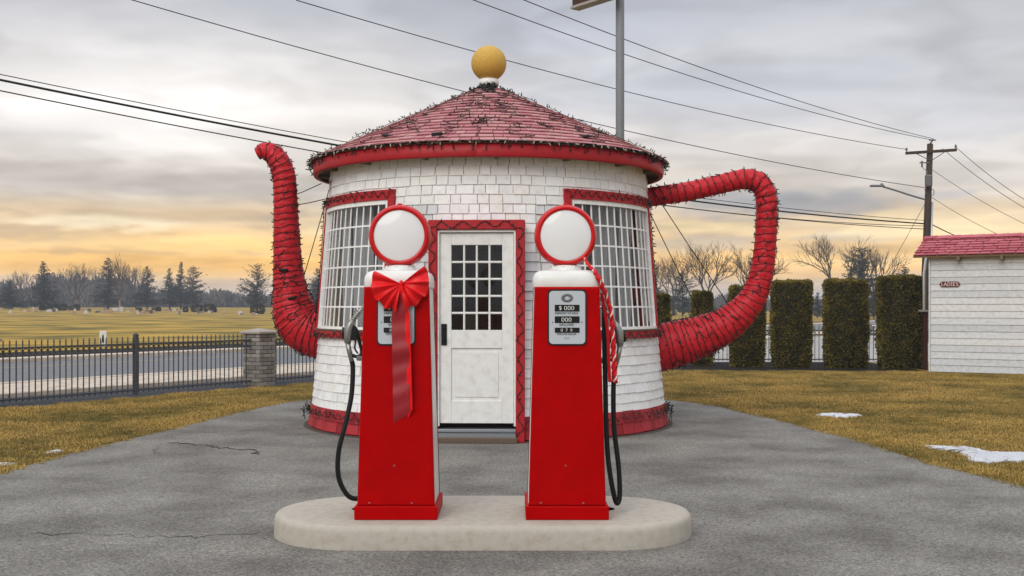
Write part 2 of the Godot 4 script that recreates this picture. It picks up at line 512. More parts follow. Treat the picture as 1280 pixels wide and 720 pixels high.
func make_ground() -> void:
	apron_left = smooth_path(apron_left, 5)
	apron_right = smooth_path(apron_right, 5)
	# dry grass all the way to the horizon, rising a little beyond the road
	var st := begin(true)
	var ns := [500.0, 60.0, 20.0, 0.0, -20.0, -40.0, -60.0, -80.0, -100.0, -120.0, -140.0, -160.0, -180.0, -200.0, -220.0, -240.0, -900.0]
	for i in ns.size() - 1:
		for k in 8:
			var t0 := -1000.0 + 250.0 * k
			quad(st, road_pt(t0, ns[i], land(ns[i])), road_pt(t0 + 250.0, ns[i], land(ns[i])), road_pt(t0 + 250.0, ns[i + 1], land(ns[i + 1])), road_pt(t0, ns[i + 1], land(ns[i + 1])), Vector3.UP)
	setting("ground", st, M.ground)
	# the mown cemetery field across the road
	st = begin(true)
	var fs := [-17.9, -40.0, -60.0, -80.0, -100.0, -120.0, -140.0, -160.0, -180.0, -200.0, -220.0, -240.0]
	for i in fs.size() - 1:
		for k in 6:
			var t0 := -300.0 + 100.0 * k
			quad(st, road_pt(t0, fs[i], land(fs[i]) + 0.02), road_pt(t0 + 100.0, fs[i], land(fs[i]) + 0.02), road_pt(t0 + 100.0, fs[i + 1], land(fs[i + 1]) + 0.02), road_pt(t0, fs[i + 1], land(fs[i + 1]) + 0.02), Vector3.UP)
	setting("cemetery_field", st, M.field)
	# worn asphalt apron round the teapot
	st = begin(true)
	for r in 160:
		var z0 := lerpf(6.0, -19.399, r / 160.0)
		var z1 := lerpf(6.0, -19.399, (r + 1) / 160.0)
		quad(st, Vector3(edge_x(apron_left, z0), 0.022, z0), Vector3(edge_x(apron_right, z0), 0.022, z0), Vector3(edge_x(apron_right, z1), 0.022, z1), Vector3(edge_x(apron_left, z1), 0.022, z1), Vector3.UP)
	var apron := setting("apron", st, M.asphalt)
	st = begin()
	for e in [apron_left, apron_right]:
		for i in e.size() - 1:
			var a: Vector2 = e[i]
			var b: Vector2 = e[i + 1]
			quad(st, Vector3(a.x, 0.0215, a.y), Vector3(b.x, 0.0215, b.y), Vector3(b.x, -0.05, b.y), Vector3(a.x, -0.05, a.y), Vector3(a.x, 0, 0))
	obj("broken_edge", st, M.crack, apron)
	# cracks in the asphalt
	var rng := rng_of(5)
	for path in [[Vector2(-3.75, -12.25), Vector2(-3.3, -12.0), Vector2(-3.05, -11.75), Vector2(-2.72, -11.6), Vector2(-2.55, -11.2)], [Vector2(-3.75, -11.9), Vector2(-3.68, -11.5), Vector2(-3.5, -11.15)], [Vector2(-3.2, -7.35), Vector2(-2.4, -7.22), Vector2(-1.62, -7.3)], [Vector2(-4.2, -13.2), Vector2(-3.3, -13.35), Vector2(-2.5, -13.6)]]:
		st = begin()
		var pts := smooth_path(path, 9)
		var prev_l := Vector3.ZERO
		var prev_r := Vector3.ZERO
		for i in pts.size():
			var p: Vector2 = pts[i] + Vector2(rng.randf_range(-0.04, 0.04), rng.randf_range(-0.085, 0.085))
			var w := rng.randf_range(0.006, 0.035) if path.size() > 3 else rng.randf_range(0.002, 0.008)
			var l := Vector3(p.x, 0.0245, p.y - w)
			var r := Vector3(p.x + w * 0.3, 0.0245, p.y + w)
			if i > 0: quad(st, prev_l, prev_r, r, l, Vector3.UP)
			prev_l = l
			prev_r = r
		obj("crack", st, M.crack, apron)
	# road with pavements either side
	st = begin()
	strip(st, -90, 260, -3.5, -11.9, 0.006)
	setting("road", st, M.road)
	st = begin()
	strip(st, -90, 260, -9.6, -9.75, 0.011)
	setting("road_marking", st, M.line)
	st = begin()
	for k in 90:
		slab(st, -30.0 + k * 1.6, -30.0 + k * 1.6 + 1.592, -1.3, -3.3, -0.05, 0.10)
	slab(st, -60, 140, -3.302, -3.5, -0.05, 0.12)
	setting("near_pavement", st, M.sidewalk)
	st = begin()
	slab(st, -60, 200, -11.9, -13.4, -0.05, 0.12)
	setting("far_pavement", st, M.sidewalk)
	st = begin()
	strip(st, -60, 200, -13.4, -18.0, 0.012)
	setting("verge", st, M.mulch)
	# stones under the fence
	st = begin()
	strip(st, -20, 8.9, 0.45, -1.3, 0.02)
	setting("gravel_strip", st, M.gravel)
	# concrete yard beyond the hedges
	st = begin()
	tri(st, Vector3(-0.7, 0.008, -30.4), Vector3(40, 0.008, -30.4), Vector3(40, 0.008, -97.3), Vector3.UP)
	setting("concrete_yard", st, M.lot)
	# dark soil under the hedges
	st = begin()
	quad(st, Vector3(2.2, 0.012, -26.45), Vector3(9.6, 0.012, -25.95), Vector3(9.6, 0.012, -30.4), Vector3(2.2, 0.012, -30.4), Vector3.UP)
	setting("soil_bed", st, M.mulch)

func make_lawn() -> void:
	# one tuft of dry blades, spread over the two lawns
	var rng := rng_of(21)
	var tuft := begin()
	for k in 9:
		var a := rng.randf() * TAU
		var base := Vector3(rng.randf_range(-0.03, 0.03), 0, rng.randf_range(-0.03, 0.03))
		var lean := Vector3(cos(a), 0, sin(a)) * rng.randf_range(0.01, 0.05)
		var side := Vector3(-sin(a), 0, cos(a)) * 0.0035
		var hgt := rng.randf_range(0.018, 0.05)
		quad(tuft, base - side, base + side, base + lean * 0.5 + side * 0.7 + Vector3.UP * hgt * 0.7, base + lean * 0.5 - side * 0.7 + Vector3.UP * hgt * 0.7, Vector3(cos(a), 0.3, sin(a)))
		tri(tuft, base + lean * 0.5 + side * 0.7 + Vector3.UP * hgt * 0.7, base + lean * 0.5 - side * 0.7 + Vector3.UP * hgt * 0.7, base + lean * 1.2 + Vector3.UP * hgt, Vector3(cos(a), 0.3, sin(a)))
	var mesh := finish(tuft)
	var places := []
	var tints := []
	while places.size() < 240000:
		var left := rng.randf() < 0.36
		var z: float = -rng.randf_range(7.5, 26.5) if not left else -rng.randf_range(8.0, 24.0)
		var x: float = rng.randf_range(-10.5, -2.0) if left else rng.randf_range(1.5, 14.0)
		if absf(x) > -z * 0.50 + 0.8: continue
		var creep := 0.05 + 0.10 * absf(noise_b.get_noise_2d(x * 2.5, z * 2.5))
		if on_apron(x + creep, z) and on_apron(x - creep, z): continue
		if left:
			var n := (Vector2(x, z) - FENCE).dot(ACROSS)
			if n < 0.40 + 0.08 * sin(z * 7.0): continue
		elif x > 2.0 and z < -26.4 + 0.07 * (x - 2.0): continue
		if rng.randf() < clampf((-z - 16.0) / 22.0, 0.0, 0.6): continue
		var patch := noise_a.get_noise_2d(x * 0.5, z * 0.5) + 0.6 * noise_b.get_noise_2d(x * 1.8, z * 1.8)
		var s := rng.randf_range(0.5, 0.95) * (1.0 + 0.4 * patch)
		places.append(Transform3D(Basis(Vector3.UP, rng.randf() * TAU).scaled(Vector3(s, s * rng.randf_range(0.8, 1.3), s)), Vector3(x, 0.0, z)))
		var dry := clampf(0.60 + 0.75 * patch + rng.randf_range(-0.3, 0.3), 0.0, 1.0)
		var c := Color(0.11, 0.095, 0.018).lerp(Color(0.42, 0.275, 0.07), dry)
		tints.append(c)
	var mm := MultiMesh.new()
	mm.transform_format = MultiMesh.TRANSFORM_3D
	mm.use_colors = true
	mm.mesh = mesh
	mm.instance_count = places.size()
	for i in places.size():
		mm.set_instance_transform(i, places[i])
		mm.set_instance_color(i, tints[i])
	var o := MultiMeshInstance3D.new()
	o.name = numbered("lawn_grass")
	o.multimesh = mm
	o.material_override = M.blade
	add_child(o)
	tag(o, "short golden dormant grass of the lawn beside the asphalt apron", "grass", "", "stuff")

func snow_patch(outline: Array, hgt: float, label: String) -> void:
	var st := begin(true)
	var c := Vector2.ZERO
	var pts := []
	var closed := outline.duplicate()
	closed.append(outline[0])
	for p in smooth_path(closed, 7): pts.append(p + Vector2(noise_b.get_noise_2d(p.x * 14.0, p.y * 14.0), noise_b.get_noise_2d(p.x * 14.0 + 50.0, p.y * 14.0)) * 0.09 * minf(1.0, hgt * 20.0))
	pts.pop_back()
	for p in outline: c += p
	c /= outline.size()
	var rings := [[1.0, -0.005], [0.93, hgt * 0.55], [0.75, hgt * 0.9], [0.4, hgt], [0.02, hgt * 1.05]]
	for r in rings.size() - 1:
		for i in pts.size():
			var j := (i + 1) % pts.size()
			var v := []
			for q in [[r, i], [r, j], [r + 1, j], [r + 1, i]]:
				var p: Vector2 = c.lerp(pts[q[1]], rings[q[0]][0])
				v.append(Vector3(p.x, rings[q[0]][1] * (1.0 + 0.5 * noise_b.get_noise_2d(p.x * 9.0, p.y * 9.0)), p.y))
			quad(st, v[0], v[1], v[2], v[3], Vector3.UP)
	var o := obj("snow_patch", st, M.snow, self)
	tag(o, label, "snow", "leftover snow patches on the lawn")

func make_snow() -> void:
	snow_patch([Vector2(4.42, -12.07), Vector2(4.64, -11.89), Vector2(4.79, -11.93), Vector2(4.90, -11.55), Vector2(4.98, -11.20), Vector2(5.4, -11.25), Vector2(5.2, -10.75), Vector2(4.78, -10.78), Vector2(4.52, -10.60), Vector2(4.45, -10.8), Vector2(4.47, -11.1), Vector2(4.55, -11.45), Vector2(4.36, -11.8)], 0.04, "long ragged strip of melting snow on the lawn in front of the shed")
	snow_patch([Vector2(4.15, -15.35), Vector2(4.45, -15.4), Vector2(4.72, -15.3), Vector2(4.65, -15.1), Vector2(4.4, -15.0), Vector2(4.2, -15.15)], 0.05, "small oval snow remnant on the lawn between shed and asphalt edge")
	snow_patch([Vector2(-5.0, -10.6), Vector2(-4.75, -10.65), Vector2(-4.68, -10.55), Vector2(-4.85, -10.45), Vector2(-5.05, -10.45)], 0.03, "thin white snow scrap on the lawn edge opposite the fence")
	snow_patch([Vector2(-4.78, -11.5), Vector2(-4.62, -11.55), Vector2(-4.6, -11.45), Vector2(-4.74, -11.38)], 0.03, "fingernail sized snow scrap on the lawn between fence and asphalt")

# ------------------------------------------------------------------ fairy lights
func bulb_shape(st: SurfaceTool, at: Vector3, dir: Vector3, length: float, r: float) -> void:
	var x := dir.cross(Vector3.UP)
	if x.length() < 0.1: x = dir.cross(Vector3.RIGHT)
	x = x.normalized()
	var y := dir.cross(x).normalized()
	var mid := at + dir * length * 0.45
	var tip := at + dir * length
	for k in 4:
		var a := TAU * k / 4.0
		var b := TAU * (k + 1) / 4.0
		var p := mid + (x * cos(a) + y * sin(a)) * r
		var q := mid + (x * cos(b) + y * sin(b)) * r
		var p0 := at + (x * cos(a) + y * sin(a)) * r * 0.7
		var q0 := at + (x * cos(b) + y * sin(b)) * r * 0.7
		quad(st, p0, q0, q, p, p - (at + mid) * 0.5)
		tri(st, p, q, tip, p - (at + mid) * 0.5)

# wires: list of polylines with outward normals [[point, normal], ...]
func light_string(label: String, runs: Array, spacing: float, rng: RandomNumberGenerator, parent_xf: Transform3D, wire_r := 0.006, bulb_len := 0.05, pale := false, plugs: Array = []) -> void:
	var wires := begin(true)
	var bulbs := begin()
	for run in runs:
		var pts := []
		var dist := rng.randf() * spacing
		for i in run.size():
			pts.append(run[i][0])
			if i > 0:
				dist += (run[i][0] as Vector3).distance_to(run[i - 1][0])
				if dist > spacing:
					dist -= spacing * rng.randf_range(0.75, 1.25)
					var n: Vector3 = run[i][1]
					var d := (n * rng.randf_range(0.2, 1.0) + Vector3(rng.randf_range(-0.8, 0.8), rng.randf_range(-0.7, 0.8), rng.randf_range(-0.8, 0.8))).normalized()
					bulb_shape(bulbs, run[i][0], d, bulb_len * rng.randf_range(0.8, 1.3), bulb_len * 0.17)
		if pts.size() > 1: tube(wires, pts, [wire_r], 4, false)
	var t := thing("fairy_lights", label, "fairy lights", parent_xf.origin, parent_xf.basis.get_euler().y, "fairy light strings on the teapot")
	obj("wire", wires, M.wire, t)
	var b := obj("bulbs", bulbs, M.bulb_pale if pale else M.bulb, t)
	b.set_meta("kind", "stuff")
	for p in plugs:
		var st := begin()
		box(st, Vector3(0.13, 0.035, 0.04), p, 0.01, Basis(Vector3(0, 1, 0), rng.randf_range(-0.6, 0.6)) * Basis(Vector3(0, 0, 1), rng.randf_range(-0.3, 0.3)))
		obj("plug", st, M.plug, t)

# ------------------------------------------------------------------ the teapot
const POT_AT := Vector3(-0.30, 0.0, -14.5)
const POT_TURN := -0.038
func wall_r(y: float) -> float:
	return 2.03 + 0.24 * pow(maxf(3.05 - y, 0.0) / 3.0, 1.25)

func pot(a: float, r: float, y: float) -> Vector3:
	return Vector3(r * sin(a), y, r * cos(a))

# a block that follows the round, tapering wall
func wall_block(st: SurfaceTool, a0: float, a1: float, y0: float, y1: float, inner: float, outer: float, segs := 0) -> void:
	if segs <= 0: segs = maxi(1, ceili(absf(a1 - a0) / 0.06))
	for i in segs:
		var a := lerpf(a0, a1, float(i) / segs)
		var b := lerpf(a0, a1, float(i + 1) / segs)
		var m := (a + b) * 0.5
		var out := pot(m, 1.0, 0.0)
		var o00 := pot(a, wall_r(y0) + outer, y0); var o10 := pot(b, wall_r(y0) + outer, y0)
		var o01 := pot(a, wall_r(y1) + outer, y1); var o11 := pot(b, wall_r(y1) + outer, y1)
		var i00 := pot(a, wall_r(y0) + inner, y0); var i10 := pot(b, wall_r(y0) + inner, y0)
		var i01 := pot(a, wall_r(y1) + inner, y1); var i11 := pot(b, wall_r(y1) + inner, y1)
		quad(st, o00, o10, o11, o01, out)
		quad(st, i00, i10, i11, i01, -out)
		quad(st, o01, o11, i11, i01, Vector3.UP)
		quad(st, o00, o10, i10, i00, Vector3.DOWN)
		if i == 0: quad(st, o00, o01, i01, i00, pot(a - PI / 2, 1, 0))
		if i == segs - 1: quad(st, o10, o11, i11, i10, pot(b + PI / 2, 1, 0))

var WIN := [deg_to_rad(27.6), deg_to_rad(77.0), 1.135, 2.84]   # the outer edge of a window frame
var DOOR_HALF := 0.50
var DOOR_TOP := 2.40

# what of one course of the wall is free of the door and the windows
func free_spans(y0: float, y1: float) -> Array:
	var cuts := []
	var mid := (y0 + y1) * 0.5
	if mid < DOOR_TOP: cuts.append([-asin(DOOR_HALF / wall_r(mid)), asin(DOOR_HALF / wall_r(mid))])
	if mid > WIN[2] + 0.03 and mid < WIN[3] - 0.03:
		cuts.append([WIN[0] + 0.02, WIN[1] - 0.02])
		cuts.append([-WIN[1] + 0.02, -WIN[0] - 0.02])
	cuts.sort_custom(func(p, q): return p[0] < q[0])
	var spans := []
	var from := -PI
	for c in cuts:
		spans.append([from, c[0]])
		from = c[1]
	spans.append([from, PI])
	return spans

func shingle_mesh(bottom: float, top: float) -> ArrayMesh:
	var st := begin()
	var b := 0.03
	var p := [Vector3(-0.5, 0, 0), Vector3(0.5, 0, 0), Vector3(0.5, 1, 0), Vector3(-0.5, 1, 0)]
	var f := [Vector3(-0.5 + b, 0.02, bottom), Vector3(0.5 - b, 0.02, bottom), Vector3(0.5 - b, 1.0, top), Vector3(-0.5 + b, 1.0, top)]
	var s := [Vector3(-0.5, 0.0, bottom * 0.8), Vector3(0.5, 0.0, bottom * 0.8), Vector3(0.5, 1, top * 0.8), Vector3(-0.5, 1, top * 0.8)]
	quad(st, f[0], f[1], f[2], f[3], Vector3.BACK)
	var outs := [Vector3.DOWN, Vector3.RIGHT, Vector3.UP, Vector3.LEFT]
	for k in 4:
		var j := (k + 1) % 4
		quad(st, p[k], p[j], s[j], s[k], outs[k])
		quad(st, s[k], s[j], f[j], f[k], outs[k] + Vector3.BACK)
	return finish(st)

# a thin plate whose lower edge stands clear of the course below
func lifted_mesh() -> ArrayMesh:
	var st := begin()
	var b := 0.025
	var top := [Vector3(-0.5 + b, 0.0, 1.0), Vector3(0.5 - b, 0.0, 1.0), Vector3(0.5 - b, 1.0, 0.32), Vector3(-0.5 + b, 1.0, 0.32)]
	var low := [Vector3(-0.5, 0.01, 0.55), Vector3(0.5, 0.01, 0.55), Vector3(0.5, 1.0, 0.0), Vector3(-0.5, 1.0, 0.0)]
	quad(st, top[0], top[1], top[2], top[3], Vector3.BACK)
	quad(st, low[0], low[1], low[2], low[3], Vector3.FORWARD)
	var outs := [Vector3.DOWN, Vector3.RIGHT, Vector3.UP, Vector3.LEFT]
	for k in 4:
		var j := (k + 1) % 4
		quad(st, low[k], low[j], top[j], top[k], outs[k])
	return finish(st)

# pieces: [transform, mesh, material, size in the picture]; the largest become parts, the rest one mass per material
func lay_pieces(pieces: Array, called: String, rest_called: String, parent: Node, most := 300) -> void:
	pieces.sort_custom(func(p, q): return p[3] > q[3])
	var rest := {}
	for i in pieces.size():
		var p: Array = pieces[i]
		if i < most:
			put(called, p[1], p[2], parent, p[0])
		else:
			if not rest.has(p[2]):
				var st := SurfaceTool.new()
				st.begin(Mesh.PRIMITIVE_TRIANGLES)
				rest[p[2]] = st
			(rest[p[2]] as SurfaceTool).append_from(p[1], 0, p[0])
	if rest.is_empty(): return
	var mesh := ArrayMesh.new()
	var k := 0
	for m in rest:
		(rest[m] as SurfaceTool).commit(mesh)
		mesh.surface_set_material(k, m)
		k += 1
	var o := MeshInstance3D.new()
	o.name = rest_called
	o.mesh = mesh
	parent.add_child(o, true)
	o.set_meta("kind", "stuff")

func seen_size(local: Vector3, normal: Vector3, area: float, to_world: Transform3D) -> float:
	var w := to_world * local
	var n := (to_world.basis * normal).normalized()
	var eye := Vector3(0, 1.5, 0)
	var d := eye - w
	var face := n.dot(d.normalized())
	if face <= 0.02: return 0.0
	var px := w.x / -w.z * 1400.0
	var py := (w.y - 1.5) / -w.z * 1400.0
	if py < 120.0 and py > -260.0 and ((px > -188 and px < -94) or (px > 24 and px < 116)): return 0.0
	return area * face

func make_teapot() -> void:
	var rng := rng_of(31)
	var root := thing("teapot_building", "round white shingled building shaped like a teapot with red spout and handle", "building", POT_AT, POT_TURN)
	var world := root.transform
	# the wall behind the shingles, with openings for door and windows and a plastered inside
	var st := begin(true)
	var a_cuts := []
	for k in 121: a_cuts.append(-PI + TAU * k / 120.0)
	var da := asin(0.44 / 2.2)
	for v in [WIN[0] + 0.03, WIN[1] - 0.03, -WIN[0] - 0.03, -WIN[1] + 0.03, da, -da]: a_cuts.append(v)
	a_cuts.sort()
	var y_cuts := [0.0, WIN[2] + 0.07, 2.33, WIN[3] - 0.07, 3.24]
	var inner_st := begin(true)
	for i in a_cuts.size() - 1:
		for j in y_cuts.size() - 1:
			var am: float = (a_cuts[i] + a_cuts[i + 1]) * 0.5
			var ym: float = (y_cuts[j] + y_cuts[j + 1]) * 0.5
			if absf(am) < da and ym < 2.33: continue
			if absf(am) > WIN[0] + 0.03 and absf(am) < WIN[1] - 0.03 and ym > WIN[2] + 0.07 and ym < WIN[3] - 0.07: continue
			wall_block(st, a_cuts[i], a_cuts[i + 1], y_cuts[j], y_cuts[j + 1], -0.06, -0.004, 1)
			wall_block(inner_st, a_cuts[i], a_cuts[i + 1], y_cuts[j], y_cuts[j + 1], -0.14, -0.062, 1)
	var wall := obj("wall", st, M.core, root)
	obj("plaster", inner_st, M.inner, wall)
	var sh := shingle_mesh(1.0, 0.25)
	var pieces := []
	var course := 0.1075
	for row in 27:
		var y0 := 0.285 + row * course
		var y1 := y0 + course
		var r0 := wall_r(y0)
		for span in free_spans(y0, y1):
			var a: float = span[0]
			if a == -PI: a -= rng.randf_range(0.0, 0.05)
			while a < span[1] - 0.004:
				var w: float = rng.randf_range(0.105, 0.225)
				var b: float = a + w / r0
				if span[1] - b < 0.03: b = span[1]
				var m := (a + b) * 0.5
				var drop := rng.randf_range(-0.004, 0.003)
				var bottom := pot(m, wall_r(y0) - 0.004, y0 + drop)
				var up := pot(m, wall_r(y1) - 0.004, y1) - pot(m, wall_r(y0) - 0.004, y0)
				var x := Vector3(cos(m), 0, -sin(m))
				var z := x.cross(up).normalized()
				var tilt := Basis(z, rng.randf_range(-0.012, 0.012))
				var xf := Transform3D(tilt * Basis(x * ((b - a) * r0 - 0.006), up * 1.12, z * rng.randf_range(0.012, 0.019)), bottom)
				pieces.append([xf, sh, M.white[rng.randi() % M.white.size()], seen_size(bottom, z, w * course, world)])
				a = b
	lay_pieces(pieces, "shingle", "shingle_field", wall)
	# red skirt of two courses
	st = begin(true)
	for i in 60:
		var a0 := da + (TAU - 2 * da) * i / 60.0
		wall_block(st, a0, da + (TAU - 2 * da) * (i + 1) / 60.0, -0.02, 0.30, 0.0, 0.016, 1)
	var skirt := obj("skirt", st, M.red_paint, root)
	pieces = []
	for row in 2:
		var y0 := 0.04 + row * 0.125
		var a := asin(0.52 / 2.27)
		while a < TAU - asin(0.52 / 2.27):
			var w := rng.randf_range(0.12, 0.24)
			var m := a + w / 2.27 * 0.5
			var bottom := pot(m, wall_r(y0) + 0.014, y0 + rng.randf_range(-0.005, 0.004))
			var up := pot(m, wall_r(y0 + 0.125) + 0.014, y0 + 0.125) - pot(m, wall_r(y0) + 0.014, y0)
			var x := Vector3(cos(m), 0, -sin(m))
			var z := x.cross(up).normalized()
			pieces.append([Transform3D(Basis(x * (w - 0.006), up * 1.1, z * rng.randf_range(0.014, 0.024)), bottom), sh, M.red_shingle[rng.randi() % 3], seen_size(bottom, z, w, world)])
			a += w / 2.27
	lay_pieces(pieces, "skirt_shingle", "skirt_field", skirt, 150)
	st = begin()
	lathe(st, [Vector2(2.36, -0.05), Vector2(2.36, 0.027), Vector2(2.2, 0.035)], 72)
	obj("footing", st, M.core, root)
	st = begin()
	lathe(st, [Vector2(2.14, 0.16), Vector2(0.001, 0.16)], 48)
	obj("floor", st, M.inner_floor, root)
	st = begin()
	lathe(st, [Vector2(0.001, 3.235), Vector2(2.0, 3.235)], 48)
	obj("ceiling", st, M.inner, root)
	# a counter inside and two curtained spots seen through the panes
	st = begin()
	box(st, Vector3(1.5, 0.95, 0.5), Vector3(-0.1, 0.635, -0.9), 0.02)
	box(st, Vector3(0.35, 1.3, 0.4), Vector3(1.2, 0.81, -0.8), 0.02)
	box(st, Vector3(0.5, 0.7, 0.4), Vector3(-1.3, 0.52, -0.5), 0.02)
	obj("counter", st, M.inner_floor, root)

	# windows
	for s in [-1.0, 1.0]:
		var a0: float = WIN[0] * s
		var a1: float = WIN[1] * s
		var fw: float = 0.043 * s
		st = begin()
		wall_block(st, a0, a1, WIN[3] - 0.115, WIN[3], -0.05, 0.045)
		wall_block(st, a0, a1, WIN[2], WIN[2] + 0.085, -0.05, 0.05)
		wall_block(st, a0, a0 + fw, WIN[2] + 0.0855, WIN[3] - 0.1155, -0.05, 0.044, 1)
		wall_block(st, a1 - fw, a1, WIN[2] + 0.0855, WIN[3] - 0.1155, -0.05, 0.044, 1)
		var win := obj("window", st, M.red_paint, root)
		var g0: float = a0 + fw
		var g1: float = a1 - fw
		var yb: float = WIN[2] + 0.0855
		var yt: float = WIN[3] - 0.1155
		st = begin()
		wall_block(st, g0, g1, yt - 0.05, yt - 0.0005, -0.04, 0.03)
		wall_block(st, g0, g1, yb + 0.0005, yb + 0.05, -0.04, 0.034)
		wall_block(st, g0 + 0.001 * s, g0 + 0.018 * s, yb + 0.0505, yt - 0.0505, -0.04, 0.03, 1)
		wall_block(st, g1 - 0.018 * s, g1 - 0.001 * s, yb + 0.0505, yt - 0.0505, -0.04, 0.03, 1)
		obj("sash", st, M.trim_white, win)
		g0 += 0.018 * s; g1 -= 0.018 * s
		yb += 0.05; yt -= 0.05
		var nc := 12
		var nr := 6
		for c in range(1, nc):
			var m := lerpf(g0, g1, float(c) / nc)
			st = begin()
			wall_block(st, m - 0.0038, m + 0.0038, yb, yt, -0.005, 0.007, 1)
			obj("muntin", st, M.trim_white, win)
		for r in range(1, nr):
			var y := lerpf(yb, yt, float(r) / nr)
			st = begin()
			wall_block(st, g0, g1, y - 0.0095, y + 0.0095, -0.0045, 0.0065)
			obj("muntin", st, M.trim_white, win)
		for c in nc:
			for r in nr:
				var p0 := lerpf(g0, g1, float(c) / nc)
				var p1 := lerpf(g0, g1, float(c + 1) / nc)
				var y0 := lerpf(yb, yt, float(r) / nr)
				var y1 := lerpf(yb, yt, float(r + 1) / nr)
				st = begin()
				var tw := rng.randf_range(-0.004, 0.004)
				var tv := rng.randf_range(-0.003, 0.003)
				quad(st, pot(p0, wall_r(y0) + tw + tv, y0), pot(p1, wall_r(y0) - tw + tv, y0), pot(p1, wall_r(y1) - tw, y1), pot(p0, wall_r(y1) + tw, y1), pot((p0 + p1) / 2, 1, 0))
				obj("pane", st, M.glass, win)
		st = begin()
		wall_block(st, a0 + fw * 0.5, a1 - fw * 0.5, WIN[2] + 0.087, WIN[2] + 0.105, 0.0, 0.062)
		obj("sill", st, M.bare_wood, win)

	# grey curtains hang in folds a little way behind the glass
	for s in [-1.0, 1.0]:
		for part in [[0.10, 0.27], [0.34, 0.62], [0.66, 0.95]]:
			st = begin(true)
			var prev := Vector3.ZERO
			for k in 41:
				var m: float = s * lerpf(WIN[0], WIN[1], lerpf(part[0], part[1], k / 40.0))
				var p := pot(m, wall_r(2.0) - 0.24 + 0.022 * sin(k * 1.15 + part[0] * 30.0) + 0.01 * sin(k * 0.41), 1.02)
				if k > 0: quad(st, prev, p, p + Vector3.UP * 1.75, prev + Vector3.UP * 1.75, pot(m, 1, 0))
				prev = p
			obj("curtain", st, M.curtain, root)
	# door in its red frame
	var fz := 2.315
	st = begin()
	box(st, Vector3(0.095, 2.42, 0.26), Vector3(-0.478, 1.235, fz - 0.13), 0.008)
	box(st, Vector3(0.095, 2.42, 0.26), Vector3(0.478, 1.235, fz - 0.13), 0.008)
	box(st, Vector3(1.055, 0.105, 0.265), Vector3(0, 2.4, fz - 0.129), 0.008)
	obj("door_frame", st, M.red_paint, root)
	st = begin()
	box(st, Vector3(0.022, 2.14, 0.08), Vector3(-0.418, 1.27, fz - 0.07), 0.003)
	box(st, Vector3(0.022, 2.14, 0.08), Vector3(0.418, 1.27, fz - 0.07), 0.003)
	box(st, Vector3(0.812, 0.028, 0.08), Vector3(0, 2.332, fz - 0.07), 0.003)
	obj("door_stop", st, M.trim_white, root)
	var dz := fz - 0.085
	st = begin()
	box(st, Vector3(0.125, 2.08, 0.045), Vector3(-0.341, 1.27, dz), 0.004)
	box(st, Vector3(0.125, 2.08, 0.045), Vector3(0.341, 1.27, dz), 0.004)
	box(st, Vector3(0.556, 0.13, 0.045), Vector3(0, 2.245, dz), 0.004)
	box(st, Vector3(0.556, 0.20, 0.045), Vector3(0, 1.15, dz), 0.004)
	box(st, Vector3(0.556, 0.245, 0.045), Vector3(0, 0.3525, dz), 0.004)
	var door := obj("door", st, M.door_white, root)
	st = begin()
	box(st, Vector3(0.556, 0.575, 0.022), Vector3(0, 0.7625, dz - 0.004), 0.0)
	box(st, Vector3(0.48, 0.50, 0.012), Vector3(0, 0.7625, dz + 0.009), 0.008)
	obj("panel", st, M.door_white, door)
	for k in range(1, 4):
		st = begin()
		box(st, Vector3(0.022, 0.93, 0.034), Vector3(-0.278 + 0.139 * k, 1.715, dz), 0.006)
		obj("muntin", st, M.door_white, door)
	for k in range(1, 5):
		st = begin()
		box(st, Vector3(0.556, 0.024, 0.032), Vector3(0, 1.25 + 0.186 * k, dz), 0.006)
		obj("muntin", st, M.door_white, door)
	for c in 4:
		for r in 5:
			st = begin()
			var x0 := -0.278 + 0.139 * c
			var y0 := 1.25 + 0.186 * r
			var tw := rng.randf_range(-0.002, 0.002)
			quad(st, Vector3(x0, y0, dz + tw), Vector3(x0 + 0.139, y0, dz - tw), Vector3(x0 + 0.139, y0 + 0.186, dz - tw), Vector3(x0, y0 + 0.186, dz + tw), Vector3.BACK)
			obj("pane", st, M.glass, door)
	st = begin()
	box(st, Vector3(0.062, 0.235, 0.012), Vector3(-0.358, 1.20, dz + 0.029), 0.004)
	lathe(st, [Vector2(0.001, 0.055), Vector2(0.018, 0.055), Vector2(0.024, 0.045), Vector2(0.02, 0.03), Vector2(0.011, 0.02), Vector2(0.011, 0.0)], 14, Transform3D(Basis(Vector3.RIGHT, PI / 2), Vector3(-0.358, 1.165, dz + 0.034)))
	lathe(st, [Vector2(0.001, 0.018), Vector2(0.014, 0.018), Vector2(0.016, 0.0)], 14, Transform3D(Basis(Vector3.RIGHT, PI / 2), Vector3(-0.358, 1.27, dz + 0.034)))
	obj("handle", st, M.black, door)
	st = begin()
	box(st, Vector3(0.86, 0.035, 0.20), Vector3(0, 0.155, fz - 0.07), 0.006)
	box(st, Vector3(0.86, 0.06, 0.03), Vector3(0, 0.105, fz + 0.005), 0.006)
	obj("threshold", st, M.alu, root)
	st = begin()
	box(st, Vector3(0.90, 0.07, 0.30), Vector3(0, 0.05, fz - 0.10), 0.012)
	obj("door_step", st, M.bare_wood, root)

	# roof
	st = begin(true)
	lathe(st, [Vector2(2.265, 3.30), Vector2(0.13, 4.30), Vector2(0.0, 4.32)], 96)
	var roof := obj("roof", st, M.roof_deck, root)
	pieces = []
	var r_sh := lifted_mesh()
	var rows := 18
